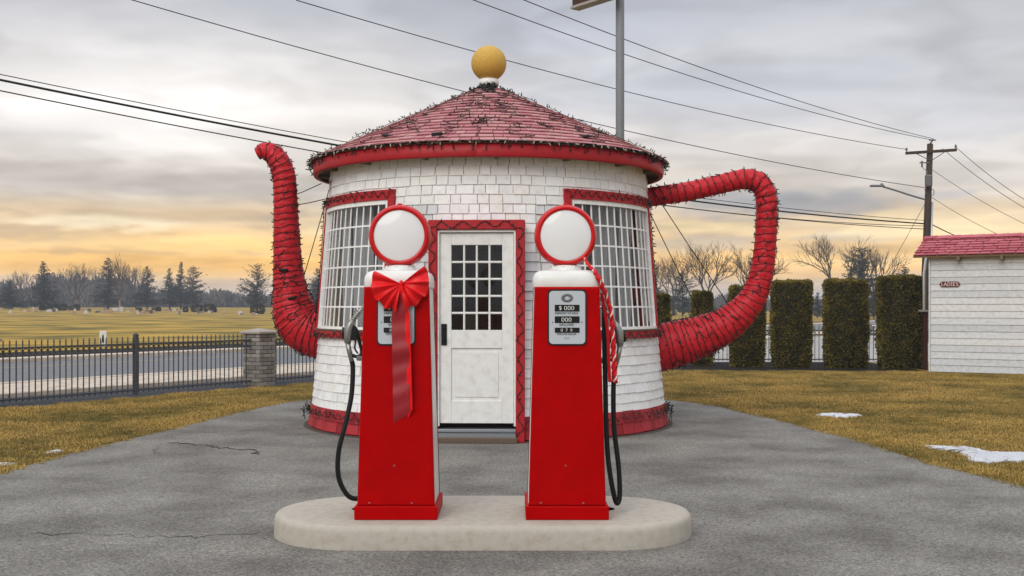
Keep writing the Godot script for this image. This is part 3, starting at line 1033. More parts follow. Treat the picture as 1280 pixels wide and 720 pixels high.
	for row in rows:
		var t0 := float(row) / rows
		var t1 := float(row + 1) / rows
		var r0 := lerpf(2.275, 0.15, t0)
		var y0 := lerpf(3.305, 4.302, t0)
		var r1 := lerpf(2.275, 0.15, t1)
		var y1 := lerpf(3.305, 4.302, t1)
		var a := rng.randf() * 0.1
		var end := a + TAU
		while a < end - 0.001:
			var w := rng.randf_range(0.10, 0.19)
			var b := minf(a + w / r0, end)
			var m := (a + b) * 0.5
			var bottom := pot(m, r0, y0 + 0.003)
			var up := pot(m, r1, y1 + 0.003) - bottom
			var x := Vector3(cos(m), 0, -sin(m))
			var z := x.cross(up).normalized()
			var xf := Transform3D(Basis(x * ((b - a) * r0 - 0.009), up * 1.1, z * rng.randf_range(0.024, 0.031)), bottom)
			pieces.append([xf, r_sh, M.roof[rng.randi() % M.roof.size()], seen_size(bottom, z, (b - a) * r0, world)])
			a = b
	lay_pieces(pieces, "roof_shingle", "roof_shingle_field", roof)
	st = begin(true)
	lathe(st, [Vector2(2.18, 3.152), Vector2(2.232, 3.152), Vector2(2.238, 3.162), Vector2(2.246, 3.302), Vector2(2.20, 3.306)], 120)
	obj("fascia", st, M.red_paint, root)
	st = begin(true)
	lathe(st, [Vector2(1.95, 3.215), Vector2(2.22, 3.19)], 96)
	obj("soffit", st, M.soffit, root)
	for k in 16:
		st = begin()
		var a := TAU * k / 16.0 + 0.1
		var b := Basis(Vector3.UP, a)
		box(st, Vector3(0.05, 0.05, 0.24), pot(a, 2.11, 3.175), 0.004, b)
		obj("bracket", st, M.soffit, root)
	# knob on the lid
	st = begin(true)
	var prof := []
	for k in 25:
		var a := PI * k / 24.0
		prof.append(Vector2(maxf(0.229 * sin(a), 0.0005), 4.655 - 0.229 * cos(a)))
	lathe(st, prof, 40)
	var knob := obj("finial", st, M.yellow, root)
	st = begin(true)
	lathe(st, [Vector2(0.10, 4.28), Vector2(0.11, 4.36), Vector2(0.128, 4.365), Vector2(0.128, 4.44), Vector2(0.10, 4.455), Vector2(0.05, 4.46)], 32)
	obj("collar", st, M.trim_white, knob)

	# spout and handle
	var spout := smooth_path([Vector4(-3.024, 3.499, 0, 0.078), Vector4(-2.941, 3.535, 0, 0.109), Vector4(-2.828, 3.504, 0, 0.129), Vector4(-2.734, 3.385, 0, 0.143), Vector4(-2.677, 3.219, 0, 0.151), Vector4(-2.657, 2.991, 0, 0.152), Vector4(-2.641, 2.525, 0, 0.166), Vector4(-2.620, 2.008, 0, 0.192), Vector4(-2.589, 1.697, 0, 0.228), Vector4(-2.538, 1.459, 0, 0.280), Vector4(-2.434, 1.282, 0, 0.321), Vector4(-2.289, 1.200, 0, 0.342), Vector4(-2.061, 1.148, 0, 0.352)], 24)
	var grip := smooth_path([Vector4(1.958, 2.898, 0, 0.124), Vector4(2.268, 2.945, 0, 0.124), Vector4(2.579, 2.991, 0, 0.124), Vector4(2.993, 3.085, 0, 0.124), Vector4(3.263, 3.142, 0, 0.129), Vector4(3.428, 3.116, 0, 0.135), Vector4(3.532, 3.012, 0, 0.135), Vector4(3.568, 2.836, 0, 0.135), Vector4(3.568, 2.577, 0, 0.135), Vector4(3.542, 2.215, 0, 0.140), Vector4(3.490, 1.883, 0, 0.155), Vector4(3.376, 1.593, 0, 0.176), Vector4(3.118, 1.324, 0, 0.217), Vector4(2.786, 1.148, 0, 0.259), Vector4(2.475, 1.044, 0, 0.290), Vector4(2.113, 0.961, 0, 0.311)], 24)
	for pair in [["spout", spout, 0.085], ["pot_handle", grip, 0.095]]:
		st = begin(true)
		var pts := []
		var rad := []
		var along := 0.05
		for i in pair[1].size():
			var v: Vector4 = pair[1][i]
			pts.append(Vector3(v.x, v.y, v.z))
			if i > 0: along += Vector2(v.x, v.y).distance_to(Vector2(pair[1][i - 1].x, pair[1][i - 1].y))
			rad.append(v.w * (1.0 + 0.018 * noise_b.get_noise_1d(i * 0.3)) + 0.007 * absf(sin(PI * along / pair[2])) - 0.004)
		tube(st, pts, rad, 28)
		obj(pair[0], st, M.spout, root)
	dress_teapot(world, spout, grip)

# the skin of a bent pipe
func pipe_pt(path: Array, s: float, phi: float, lift: float) -> Array:
	var x := clampf(s, 0.0, 1.0) * (path.size() - 1)
	var i := mini(int(x), path.size() - 2)
	var f := x - i
	var v: Vector4 = (path[i] as Vector4).lerp(path[i + 1], f)
	var p0: Vector4 = path[maxi(i - 1, 0)]
	var p1: Vector4 = path[mini(i + 2, path.size() - 1)]
	var t := Vector3(p1.x - p0.x, p1.y - p0.y, 0).normalized()
	var n := Vector3(-t.y, t.x, 0)
	var d := n * cos(phi) + Vector3(0, 0, 1) * sin(phi)
	return [Vector3(v.x, v.y, v.z) + d * (v.w * 1.01 + lift), d]

func pipe_net(path: Array, pitch: float, rng: RandomNumberGenerator, dense_from: float, dense_to: float) -> Array:
	var runs := []
	var length := 0.0
	var at := [0.0]
	for i in path.size() - 1:
		length += Vector2(path[i + 1].x - path[i].x, path[i + 1].y - path[i].y).length()
		at.append(length)
	var s_of := func(d: float) -> float:
		for i in at.size() - 1:
			if d <= at[i + 1]:
				return (i + (d - at[i]) / maxf(at[i + 1] - at[i], 1e-5)) / (path.size() - 1)
		return 1.0
	# one wire wound all along
	var run := []
	var d := 0.05
	var phi := 0.0
	while d < length - 0.1:
		var p := pipe_pt(path, s_of.call(d), phi, 0.004 + 0.006 * absf(sin(phi * 2.3)))
		var wob := 0.018 * noise_a.get_noise_2d(phi * 0.7, d * 3.0) * 2.0
		p = pipe_pt(path, clampf(s_of.call(d + wob), 0.0, 1.0), phi, rng.randf_range(0.003, 0.010))
		run.append(p)
		phi += 0.3
		d += pitch * 0.3 / TAU * (0.8 if d > dense_from and d < dense_to else 1.0)
	runs.append(run)
	# short wires that tie turn to turn, closer together low down
	var ties := int(length * 26)
	for k in ties:
		var dd := rng.randf_range(0.1, length - 0.15)
		if not (dd > dense_from and dd < dense_to) and rng.randf() < 0.55: continue
		var ph := rng.randf_range(-0.4, PI + 0.4)
		var tie := []
		var len_k := pitch * rng.randf_range(0.8, 1.5)
		for j in 6:
			var f := j / 5.0
			tie.append(pipe_pt(path, s_of.call(dd + len_k * f), ph + 0.18 * sin(f * 5.0 + dd * 40.0) + 0.1 * f, rng.randf_range(0.004, 0.012)))
		runs.append(tie)
	return runs

func dress_teapot(world: Transform3D, spout: Array, grip: Array) -> void:
	var rng := rng_of(77)
	light_string("dark fairy-light wire wound round and round the red teapot spout", pipe_net(spout, 0.088, rng, 1.7, 3.6), 0.15, rng, world, 0.0043, 0.04, false, [Vector3(-2.63, 1.98, 0.215), Vector3(-2.50, 1.62, 0.26)])
	light_string("dark fairy-light wire wound round and round the red teapot handle", pipe_net(grip, 0.098, rng, 3.2, 6.0), 0.15, rng, world, 0.0043, 0.04)
	# roof: strands that wander from the knob to the eave
	var runs := []
	for k in 13:
		var a := TAU * k / 13.0 + rng.randf_range(-0.1, 0.1) - 0.2
		var run := []
		for i in 46:
			var t := i / 45.0
			var r := lerpf(0.16, 2.25, t)
			var aa := a + (0.10 * sin(i * 1.9 + k) + 0.07 * sin(i * 0.7 + 2.0 * k) + rng.randf_range(-0.06, 0.06)) / maxf(r, 0.5)
			run.append([pot(aa, r, lerpf(4.33, 3.355, t) + rng.randf_range(-0.005, 0.02)), Vector3(0.42 * sin(aa), 0.9, 0.42 * cos(aa))])
		runs.append(run)
	for c in [[0.02, 1.75, 26], [-0.05, 0.9, 14], [0.42, 1.8, 18], [-0.42, 1.85, 16], [0.85, 1.9, 20], [-0.9, 1.8, 14], [0.12, 0.30, 30], [-0.5, 0.2, 40], [0.4, 0.17, 44], [0.0, 0.16, 40], [0.25, 1.1, 12], [1.5, 0.2, 24], [-2.0, 0.2, 20]]:
		var tangle := []
		for i in int(c[2] * 0.55):
			var r: float = clampf(c[1] + rng.randf_range(-0.14, 0.14), 0.14, 2.26)
			var aa: float = c[0] + rng.randf_range(-0.13, 0.13) / maxf(r, 0.4)
			tangle.append([pot(aa, r, lerpf(4.31, 3.34, (r - 0.15) / 2.16) + rng.randf_range(0.0, 0.05)), Vector3(0.4 * sin(aa), 0.9, 0.4 * cos(aa))])
		runs.append(tangle)
	light_string("tangled dark fairy-light strands running from the yellow knob down the red roof", runs, 0.06, rng, world, 0.0036, 0.042, false, [pot(-0.55, 2.02, 3.46), pot(-0.22, 2.1, 3.43), pot(0.62, 2.05, 3.45)])
	# along the rim of the roof
	runs = []
	var ring := []
	for i in 361:
		var a := TAU * i / 360.0
		ring.append([pot(a, 2.295 + rng.randf_range(-0.008, 0.012), 3.315 + rng.randf_range(-0.008, 0.012)), Vector3(sin(a) * 0.5, -0.8, cos(a) * 0.5)])
	runs.append(ring)
	light_string("pale bulbs clipped all along the rim of the red roof", runs, 0.105, rng, world, 0.006, 0.045, true)
	runs = []
	for i in 150:
		var a := TAU * (i + rng.randf_range(-0.3, 0.3)) / 150.0
		var top := pot(a, 2.262, 3.31)
		var hang := []
		var sway := rng.randf_range(-0.02, 0.02)
		for j in 4:
			hang.append([pot(a + sway * j / 3.0 / 2.2, 2.268 - 0.004 * j, 3.315 - rng.randf_range(0.015, 0.03) * j), pot(a, 1, 0.0)])
		if rng.randf() < 0.8: runs.append(hang)
	for i in 24:
		var a := (PI * 0.5 + rng.randf_range(-0.6, 0.6)) * (1.0 if i % 2 else -1.0)
		var tuft := []
		for j in 4: tuft.append([pot(a + rng.randf_range(-0.02, 0.02), 2.27 + rng.randf_range(0.0, 0.05), 3.31 + rng.randf_range(-0.09, 0.05)), pot(a, 1, 0)])
		runs.append(tuft)
	light_string("dark drooping fairy-light leads hanging over the red fascia under the roof", runs, 0.05, rng, world, 0.005, 0.045)
	# round the door frame
	runs = []
	var fz := 2.315
	var door_run := []
	for i in 121:
		var t := i / 120.0
		var zig := 0.034 * sin(i * 1.35) + rng.randf_range(-0.012, 0.012)
		var p := Vector3.ZERO
		if t < 0.42: p = Vector3(-0.478 + zig, lerpf(0.08, 2.38, t / 0.42), fz + 0.008)
		elif t < 0.58: p = Vector3(lerpf(-0.47, 0.47, (t - 0.42) / 0.16), 2.40 + zig, fz + 0.010)
		else: p = Vector3(0.478 + zig, lerpf(2.38, 0.08, (t - 0.58) / 0.42), fz + 0.008)
		door_run.append([p, Vector3(0, 0, 1)])
	runs.append(door_run)
	light_string("dark fairy lights zigzagging up the red frame of the white door", runs, 0.085, rng, world, 0.0045, 0.042)
	# round the windows and along the skirt
	for s in [-1.0, 1.0]:
		runs = []
		var top := []
		var low := []
		for i in 60:
			var a: float = lerpf(WIN[0], WIN[1] + 0.03, i / 59.0) * s
			top.append([pot(a, wall_r(2.8) + 0.058, WIN[3] - 0.05 + 0.04 * sin(i * 1.5) + rng.randf_range(-0.015, 0.015)), pot(a, 1, 0)])
			low.append([pot(a, wall_r(1.2) + 0.062, WIN[2] + 0.03 + 0.03 * sin(i * 1.2) + rng.randf_range(-0.015, 0.015)), pot(a, 1, -0.5)])
		var edge := []
		for i in 60:
			var y := lerpf(WIN[3], WIN[2], i / 59.0)
			var a: float = (WIN[1] - 0.015 + 0.014 * sin(i * 1.7)) * s
			edge.append([pot(a, wall_r(y) + 0.058, y), pot(a, 1, 0)])
		runs.append(top); runs.append(low); runs.append(edge)
		light_string("dark fairy lights tacked round the red window frame beside the %s" % ("spout" if s < 0 else "handle"), runs, 0.06, rng, world, 0.0045, 0.042)
	runs = []
	var base_run := []
	for i in 420:
		var a := 0.24 + (TAU - 0.48) * i / 419.0
		var y := 0.235 + 0.035 * sin(i * 1.3) + rng.randf_range(-0.02, 0.02)
		base_run.append([pot(a, wall_r(y) + 0.05, y), pot(a, 1, -0.3)])
	runs.append(base_run)
	for i in 7:
		var a := rng.randf_range(1.2, 1.75) * (1.0 if i % 2 else -1.0)
		var tuft := []
		for j in 4: tuft.append([pot(a + rng.randf_range(-0.02, 0.02), 2.33 + rng.randf_range(0.0, 0.04), rng.randf_range(0.08, 0.3)), pot(a, 1, 0)])
		runs.append(tuft)
	light_string("dark fairy lights scribbled along the red shingle skirt at the ground", runs, 0.06, rng, world, 0.0045, 0.042)
	# guy wires
	for g in [[Vector3(-2.16, 3.10, 0.1), Vector3(-2.66, 2.91, 0.05), "thin steel stay from the eave to the upper spout"], [Vector3(-2.1, 3.05, -0.1), Vector3(-2.45, 1.86, -0.1), "thin slack wire running from the eave down to the lower spout"], [Vector3(2.08, 3.02, 0.15), Vector3(3.05, 1.56, 0.1), "long steel stay from the eave to the low bend of the handle"], [Vector3(2.1, 2.72, -0.2), Vector3(2.72, 1.42, -0.05), "short steel stay from the wall to the thick end of the handle"], [Vector3(-2.1, 2.93, -0.1), Vector3(-2.66, 2.82, -0.08), "lower thin stay between the window top and the upper spout"]]:
		var st := begin(true)
		tube(st, [g[0], (g[0] + g[1]) * 0.5 + Vector3(0, -0.01, 0), g[1]], [0.006], 5)
		var o := obj("stay_wire", st, M.cable, self)
		o.transform = world
		tag(o, g[2], "wire", "stay wires of spout and handle")

# ------------------------------------------------------------------ petrol pumps
func text(parent: Node, called: String, words: String, h: float, at: Vector3, m: Material, stretch := 1.0, depth := 0.0015) -> MeshInstance3D:
	var t := TextMesh.new()
	t.font = font
	t.text = words
	t.font_size = 64
	t.pixel_size = h / 46.0
	t.depth = depth
	t.curve_step = 4.0
	return put(called, t, m, parent, Transform3D(Basis.from_scale(Vector3(stretch, 1, 1)), at))

# a four-sided body between two levels
func frustum(st: SurfaceTool, w0: float, d0: float, y0: float, w1: float, d1: float, y1: float, x := 0.0, z := 0.0) -> void:
	var a := [Vector3(x - w0 / 2, y0, z + d0 / 2), Vector3(x + w0 / 2, y0, z + d0 / 2), Vector3(x + w0 / 2, y0, z - d0 / 2), Vector3(x - w0 / 2, y0, z - d0 / 2)]
	var b := [Vector3(x - w1 / 2, y1, z + d1 / 2), Vector3(x + w1 / 2, y1, z + d1 / 2), Vector3(x + w1 / 2, y1, z - d1 / 2), Vector3(x - w1 / 2, y1, z - d1 / 2)]
	var outs := [Vector3.BACK, Vector3.RIGHT, Vector3.FORWARD, Vector3.LEFT]
	for k in 4:
		var j := (k + 1) % 4
		quad(st, a[k], a[j], b[j], b[k], outs[k])
	quad(st, a[0], a[1], a[2], a[3], Vector3.DOWN)
	quad(st, b[0], b[1], b[2], b[3], Vector3.UP)

# trapezoid slab for a front or back panel, with eased edges
func pump_panel(st: SurfaceTool, w0: float, w1: float, y0: float, y1: float, z0: float, z1: float, thick: float) -> void:
	var e := 0.012
	var ring := []
	for k in [[0.0, 0.0], [thick - e, 0.0], [thick - e * 0.3, e * 0.3], [thick, e]]:
		var r := []
		for q in [[-1, 0], [1, 0], [1, 1], [-1, 1]]:
			var w: float = (w0 if q[1] == 0 else w1) * 0.5 - k[1]
			var y: float = (y0 + k[1]) if q[1] == 0 else (y1 - k[1])
			var z: float = lerpf(z0, z1, (y - y0) / (y1 - y0)) + k[0]
			r.append(Vector3(q[0] * w, y, z))
		ring.append(r)
	var outs := [Vector3.DOWN, Vector3.RIGHT, Vector3.UP, Vector3.LEFT]
	for i in ring.size() - 1:
		for k in 4:
			var j := (k + 1) % 4
			quad(st, ring[i][k], ring[i][j], ring[i + 1][j], ring[i + 1][k], outs[k] + Vector3.BACK * 0.5 * i)
	quad(st, ring[3][0], ring[3][1], ring[3][2], ring[3][3], Vector3.BACK)

func nozzle(parent: Node, at: Vector3, s: float, lean := 1.0) -> void:
	# body, spout that points up towards the pump, lever under a black guard, swivel below
	var st := begin(true)
	var basis := Basis(Vector3(s, 0, 0), Vector3.UP, Vector3(0, 0, 1))
	var tf := func(p: Vector3) -> Vector3: return at + basis * p
	tube(st, [tf.call(Vector3(0.0, -0.07, 0)), tf.call(Vector3(0.0, -0.03, 0)), tf.call(Vector3(0.005, 0.02, 0)), tf.call(Vector3(0.018, 0.055, 0)), tf.call(Vector3(0.036, 0.085, 0))], [0.020, 0.027, 0.028, 0.024, 0.016], 14)
	tube(st, [tf.call(Vector3(0.036, 0.085, 0)), tf.call(Vector3(0.05, 0.108, 0)), tf.call(Vector3(0.12, 0.188, 0))], [0.015, 0.0125, 0.0115], 12)
	for k in 5:
		var p := Vector3(0.036, 0.083, 0).lerp(Vector3(0.07, 0.13, 0), k / 4.0)
		var q := p + Vector3(0.006, 0.008, 0)
		tube(st, [tf.call(p), tf.call(q)], [0.0175], 12)
	tube(st, [tf.call(Vector3(0.0, -0.07, 0)), tf.call(Vector3(0.010, -0.12, 0)), tf.call(Vector3(0.026, -0.185, 0))], [0.017, 0.0165, 0.0155], 12)
	var n := obj("nozzle", st, M.steel, parent)
	st = begin()
	box(st, Vector3(0.045, 0.085, 0.045), tf.call(Vector3(0.0, 0.0, 0)), 0.012)
	obj("valve_block", st, M.steel, n)
	st = begin(true)
	tube(st, smooth_path([tf.call(Vector3(0.025, 0.045, 0)), tf.call(Vector3(0.055, 0.02, 0)), tf.call(Vector3(0.075, -0.06, 0)), tf.call(Vector3(0.09, -0.13, 0)), tf.call(Vector3(0.06, -0.155, 0)), tf.call(Vector3(0.03, -0.145, 0))], 5), [0.011], 8)
	tube(st, smooth_path([tf.call(Vector3(0.03, 0.03, 0)), tf.call(Vector3(0.05, -0.05, 0)), tf.call(Vector3(0.045, -0.10, 0)), tf.call(Vector3(0.065, -0.135, 0))], 5), [0.006], 8)
	tube(st, [tf.call(Vector3(-0.028, 0.035, 0)), tf.call(Vector3(-0.03, -0.04, 0))], [0.009], 8)
	obj("lever_guard", st, M.black, n)
	st = begin()
	extrude(st, PackedVector2Array([Vector2(0.02, 0.045), Vector2(0.055, 0.02), Vector2(0.06, -0.045), Vector2(0.025, -0.05)]), -0.012, 0.012, Transform3D(basis, at))
	obj("guard_plate", st, M.black, n)

func make_pump(label: String, at: Vector3, side: float) -> Node3D:
	var root := thing("gas_pump", label, "gas pump", at, 0.0, "red petrol pumps on the island")
	var st := begin()
	box(st, Vector3(0.52, 0.088, 0.54), Vector3(0, 0.044, 0), 0.007)
	var plinth := obj("plinth", st, M.pump_red, root)
	st = begin()
	for x in [-0.165, 0.10]:
		lathe(st, [Vector2(0.006, 0.0), Vector2(0.005, 0.004), Vector2(0.0005, 0.005)], 8, Transform3D(Basis(Vector3.RIGHT, PI / 2), Vector3(x, 0.108, 0.2655)))
	obj("screw", st, M.steel, plinth)
	# white body, red doors front and back
	st = begin()
	frustum(st, 0.478, 0.46, 0.088, 0.402, 0.39, 1.455)
	obj("body", st, M.pump_white, root)
	st = begin()
	pump_panel(st, 0.484, 0.408, 0.089, 1.457, 0.230, 0.195, 0.034)
	var front := obj("front_panel", st, M.pump_red, root)
	for q in [[-0.01, 0.34, 0.006], [0.0, 1.437, 0.005], [-0.185, 1.42, 0.004], [0.185, 1.42, 0.004], [-0.2, 0.75, 0.004], [0.2, 0.75, 0.004]]:
		st = begin()
		lathe(st, [Vector2(q[2], 0.0), Vector2(q[2] * 0.9, 0.003), Vector2(0.0004, 0.004)], 8, Transform3D(Basis(Vector3.RIGHT, PI / 2), Vector3(q[0], q[1], lerpf(0.230, 0.195, (q[1] - 0.089) / 1.368) + 0.0335)))
		obj("screw", st, M.steel if q[2] > 0.0055 else M.pump_red, front)
	st = begin()
	pump_panel(st, 0.484, 0.408, 0.089, 1.457, 0.230, 0.195, 0.034)
	var back := obj("back_panel", st, M.pump_red, root)
	back.rotation.y = PI
	st = begin()
	for s in [-1.0, 1.0]:
		bar(st, Vector3(s * 0.2415, 0.10, 0.205), Vector3(s * 0.2035, 1.45, 0.17), 0.006, 0.03)
	obj("edge_strip", st, M.pump_white, root)
	# rounded white cap
	st = begin(true)
	var levels := [[0.418, 0.405, 1.452], [0.424, 0.412, 1.462], [0.424, 0.412, 1.50], [0.416, 0.404, 1.525], [0.395, 0.385, 1.545], [0.355, 0.35, 1.558], [0.28, 0.28, 1.566], [0.02, 0.02, 1.568]]
	var prev := []
	for lv in levels:
		var ring := []
		for p in round_rect(lv[0], lv[1], minf(0.06, lv[1] * 0.45)): ring.append(Vector3(p.x, lv[2], p.y))
		if prev.size():
			for k in ring.size():
				var j := (k + 1) % ring.size()
				quad(st, prev[k], prev[j], ring[j], ring[k], (prev[k] + ring[j]) * 0.5 - Vector3(0, 1.42, 0))
		prev = ring
	obj("cap", st, M.pump_white, root)
	st = begin(true)
	lathe(st, [Vector2(0.105, 1.555), Vector2(0.105, 1.578), Vector2(0.088, 1.592), Vector2(0.07, 1.60)], 24)
	for k in 8:
		var a := TAU * k / 8.0 + 0.2
		lathe(st, [Vector2(0.008, 1.585), Vector2(0.008, 1.600), Vector2(0.0005, 1.602)], 6, Transform3D(Basis.IDENTITY, Vector3(0.096 * cos(a), -0.006, 0.096 * sin(a))))
	obj("globe_base", st, M.pump_white, root)
	# lamp globe: red hoop, two domed white faces
	var gy := 1.79
	var turn := Transform3D(Basis(Vector3.RIGHT, PI / 2), Vector3(0, gy, 0.0))
	st = begin(true)
	var hoop := []
	for k in 13:
		var a := -PI / 2 + PI * k / 12.0
		hoop.append(Vector2(0.176 + 0.026 * cos(a), 0.075 * sin(a) * (0.85 + 0.15 * absf(sin(a)))))
	hoop.append(Vector2(0.163, 0.066))
	hoop.insert(0, Vector2(0.163, -0.066))
	lathe(st, hoop, 56, turn)
	var globe := obj("globe", st, M.globe_red, root)
	st = begin()
	box(st, Vector3(0.03, 0.012, 0.05), Vector3(0, gy + 0.203, 0), 0.003)
	obj("hoop_clamp", st, M.globe_red, globe)
	for s in [-1.0, 1.0]:
		st = begin(true)
		var dome := []
		for k in 10:
			var f := k / 9.0
			dome.append(Vector2(maxf(0.166 * (1.0 - f), 0.0004), s * (0.060 + 0.022 * (1.0 - (1.0 - f) * (1.0 - f)))))
		lathe(st, dome, 56, turn)
		obj("lens", st, M.globe_white, globe)
	# dial behind its black gasket
	var lean := atan2(0.035, 1.368)
	var fy := 1.265
	var fzz := lerpf(0.230, 0.195, (fy - 0.089) / 1.368) + 0.034
	var plate := Node3D.new()
	var dial_xf := Transform3D(Basis(Vector3.RIGHT, -lean), Vector3(0, fy, fzz))
	plate.free()
	st = begin()
	extrude(st, round_rect(0.246, 0.352, 0.03), 0.0, 0.007, dial_xf)
	var gasket := obj("dial", st, M.black, root)
	st = begin()
	extrude(st, round_rect(0.226, 0.332, 0.024), 0.0, 0.0095, dial_xf)
	obj("dial_face", st, M.dial, gasket)
	var on := func(x: float, y: float, z: float) -> Transform3D: return dial_xf * Transform3D(Basis.IDENTITY, Vector3(x, y, z))
	st = begin()
	for w in [[0.155, 0.042, 0.058], [0.155, 0.042, -0.014], [0.155, 0.032, -0.08]]:
		extrude(st, round_rect(w[0], w[1], 0.003, Vector2(0, w[2])), 0.0, 0.0115, dial_xf)
	obj("counter_window", st, M.black, gasket)
	st = begin(true)
	lathe(st, [Vector2(0.016, 0.0), Vector2(0.016, 0.012), Vector2(0.037, 0.012), Vector2(0.037, 0.0)], 28, dial_xf * Transform3D(Basis(Vector3.RIGHT, PI / 2).scaled(Vector3(1, 0.72, 1)), Vector3(0, 0.122, 0)))
	obj("emblem", st, M.lamp_grey, gasket)
	var words := [["$ 000", 0.025, 0.058, M.digit, 1.15], ["AMOUNT OF SALE", 0.0125, 0.027, M.black, 1.05], ["000", 0.025, -0.014, M.digit, 1.15], ["GALLONS", 0.0135, -0.045, M.black, 1.15], ["0  7  9", 0.018, -0.08, M.digit, 1.1], ["PRICE PER GALLON", 0.010, -0.104, M.black, 1.0], ["(---)", 0.011, -0.128, M.black, 1.0]]
	for w in words:
		var o := text(gasket, "lettering", w[0], w[1], Vector3.ZERO, w[3], w[4])
		o.transform = on.call(-0.004, w[2], 0.0123) * Transform3D(Basis.from_scale(Vector3(w[4], 1, 1)), Vector3.ZERO)
	for d in [-1.0, 1.0]:
		st = begin()
		lathe(st, [Vector2(0.004, 0.0), Vector2(0.004, 0.012), Vector2(0.0004, 0.0125)], 8, on.call(d * 0.092, -0.03, 0.0) * Transform3D(Basis(Vector3.RIGHT, PI / 2), Vector3.ZERO))
		obj("rivet", st, M.lamp_grey, gasket)
	return root

func make_pumps() -> void:
	# concrete island with rounded ends
	var outline := PackedVector2Array()
	for k in 25: outline.append(Vector2(0.79 + 0.575 * cos(-PI / 2 + PI * k / 24.0), 0.575 * sin(-PI / 2 + PI * k / 24.0)))
	for k in 25: outline.append(Vector2(-0.79 + 0.575 * cos(PI / 2 + PI * k / 24.0), 0.575 * sin(PI / 2 + PI * k / 24.0)))
	var st := begin(true)
	var prev := []
	for lv in [[0.0, -0.05], [0.0, 0.02], [0.002, 0.128], [0.008, 0.150], [0.022, 0.164], [0.045, 0.170], [0.20, 0.172], [0.5, 0.173]]:
		var ring := []
		for p in outline:
			var c := Vector2(clampf(p.x, -0.79, 0.79), 0.0)
			var d := (p - c).normalized()
			var q: Vector2 = c + d * (0.575 - lv[0] + 0.004 * noise_b.get_noise_2d(p.x * 6.0, p.y * 6.0 + lv[1] * 20.0))
			ring.append(Vector3(q.x, lv[1], q.y))
		if prev.size():
			for k in ring.size():
				var j := (k + 1) % ring.size()
				quad(st, prev[k], prev[j], ring[j], ring[k], Vector3(prev[k].x, 0, prev[k].z).normalized() * (0.05 if lv[1] > 0.16 else 1.0) + Vector3.UP * 0.3)
		prev = ring
	quad(st, Vector3(-0.79, 0.1731, 0.076), Vector3(0.79, 0.1731, 0.076), Vector3(0.79, 0.1731, -0.076), Vector3(-0.79, 0.1731, -0.076), Vector3.UP)
	var isl := obj("pump_island", st, M.concrete, self)
	isl.position = Vector3(-0.19, 0.0, -7.375)
	tag(isl, "low pale concrete island with rounded ends under the two pumps", "pump island")
	# the two pumps
	var top := 0.171
	var left := make_pump("red petrol pump wearing a big red bow, nozzle on its spout side", Vector3(-0.725, top, -7.25), -1.0)
	var right := make_pump("red petrol pump with clear dial and candy striped cloth on its hose", Vector3(0.345, top, -7.25), 1.0)
	# nozzle and hose of the bowed pump, on its outer side
	nozzle(left, Vector3(-0.335, 1.165, 0.02), 1.0)
	st = begin(true)
	tube(st, smooth_path([Vector3(-0.309, 0.98, 0.02), Vector3(-0.302, 0.93, 0.02), Vector3(-0.31, 0.76, 0.03), Vector3(-0.345, 0.58, 0.05), Vector3(-0.388, 0.40, 0.06), Vector3(-0.388, 0.24, 0.06), Vector3(-0.34, 0.13, 0.05), Vector3(-0.285, 0.095, 0.03), Vector3(-0.225, 0.11, 0.0)], 6), [0.0165], 10)
	obj("hose", st, M.rubber, left)
	st = begin()
	box(st, Vector3(0.07, 0.03, 0.09), Vector3(-0.24, 1.00, 0.02), 0.008)
	box(st, Vector3(0.02, 0.20, 0.10), Vector3(-0.222, 1.09, 0.02), 0.006)
	obj("nozzle_holder", st, M.lamp_grey, left)
	# the other pump: pipe elbow, hose that drops and comes back up to the nozzle
	st = begin(true)
	tube(st, smooth_path([Vector3(0.19, 1.385, 0.05), Vector3(0.225, 1.39, 0.05), Vector3(0.247, 1.375, 0.05), Vector3(0.25, 1.33, 0.05)], 5), [0.02], 12)
	obj("hose_elbow", st, M.steel, right)
	st = begin(true)
	tube(st, smooth_path([Vector3(0.25, 1.34, 0.05), Vector3(0.248, 1.2, 0.05), Vector3(0.253, 0.9, 0.06), Vector3(0.258, 0.6, 0.07), Vector3(0.27, 0.36, 0.08), Vector3(0.298, 0.17, 0.085), Vector3(0.325, 0.075, 0.08), Vector3(0.345, 0.12, 0.07), Vector3(0.34, 0.3, 0.06), Vector3(0.312, 0.55, 0.05), Vector3(0.308, 0.8, 0.04), Vector3(0.322, 0.96, 0.02)], 6), [0.0165], 10)
	obj("hose", st, M.rubber, right)
	nozzle(right, Vector3(0.352, 1.145, 0.02), -1.0)
	st = begin()
	box(st, Vector3(0.07, 0.03, 0.09), Vector3(0.24, 0.98, -0.02), 0.008)
	box(st, Vector3(0.02, 0.20, 0.10), Vector3(0.222, 1.07, -0.02), 0.006)
	obj("nozzle_holder", st, M.lamp_grey, right)
	make_ribbons()

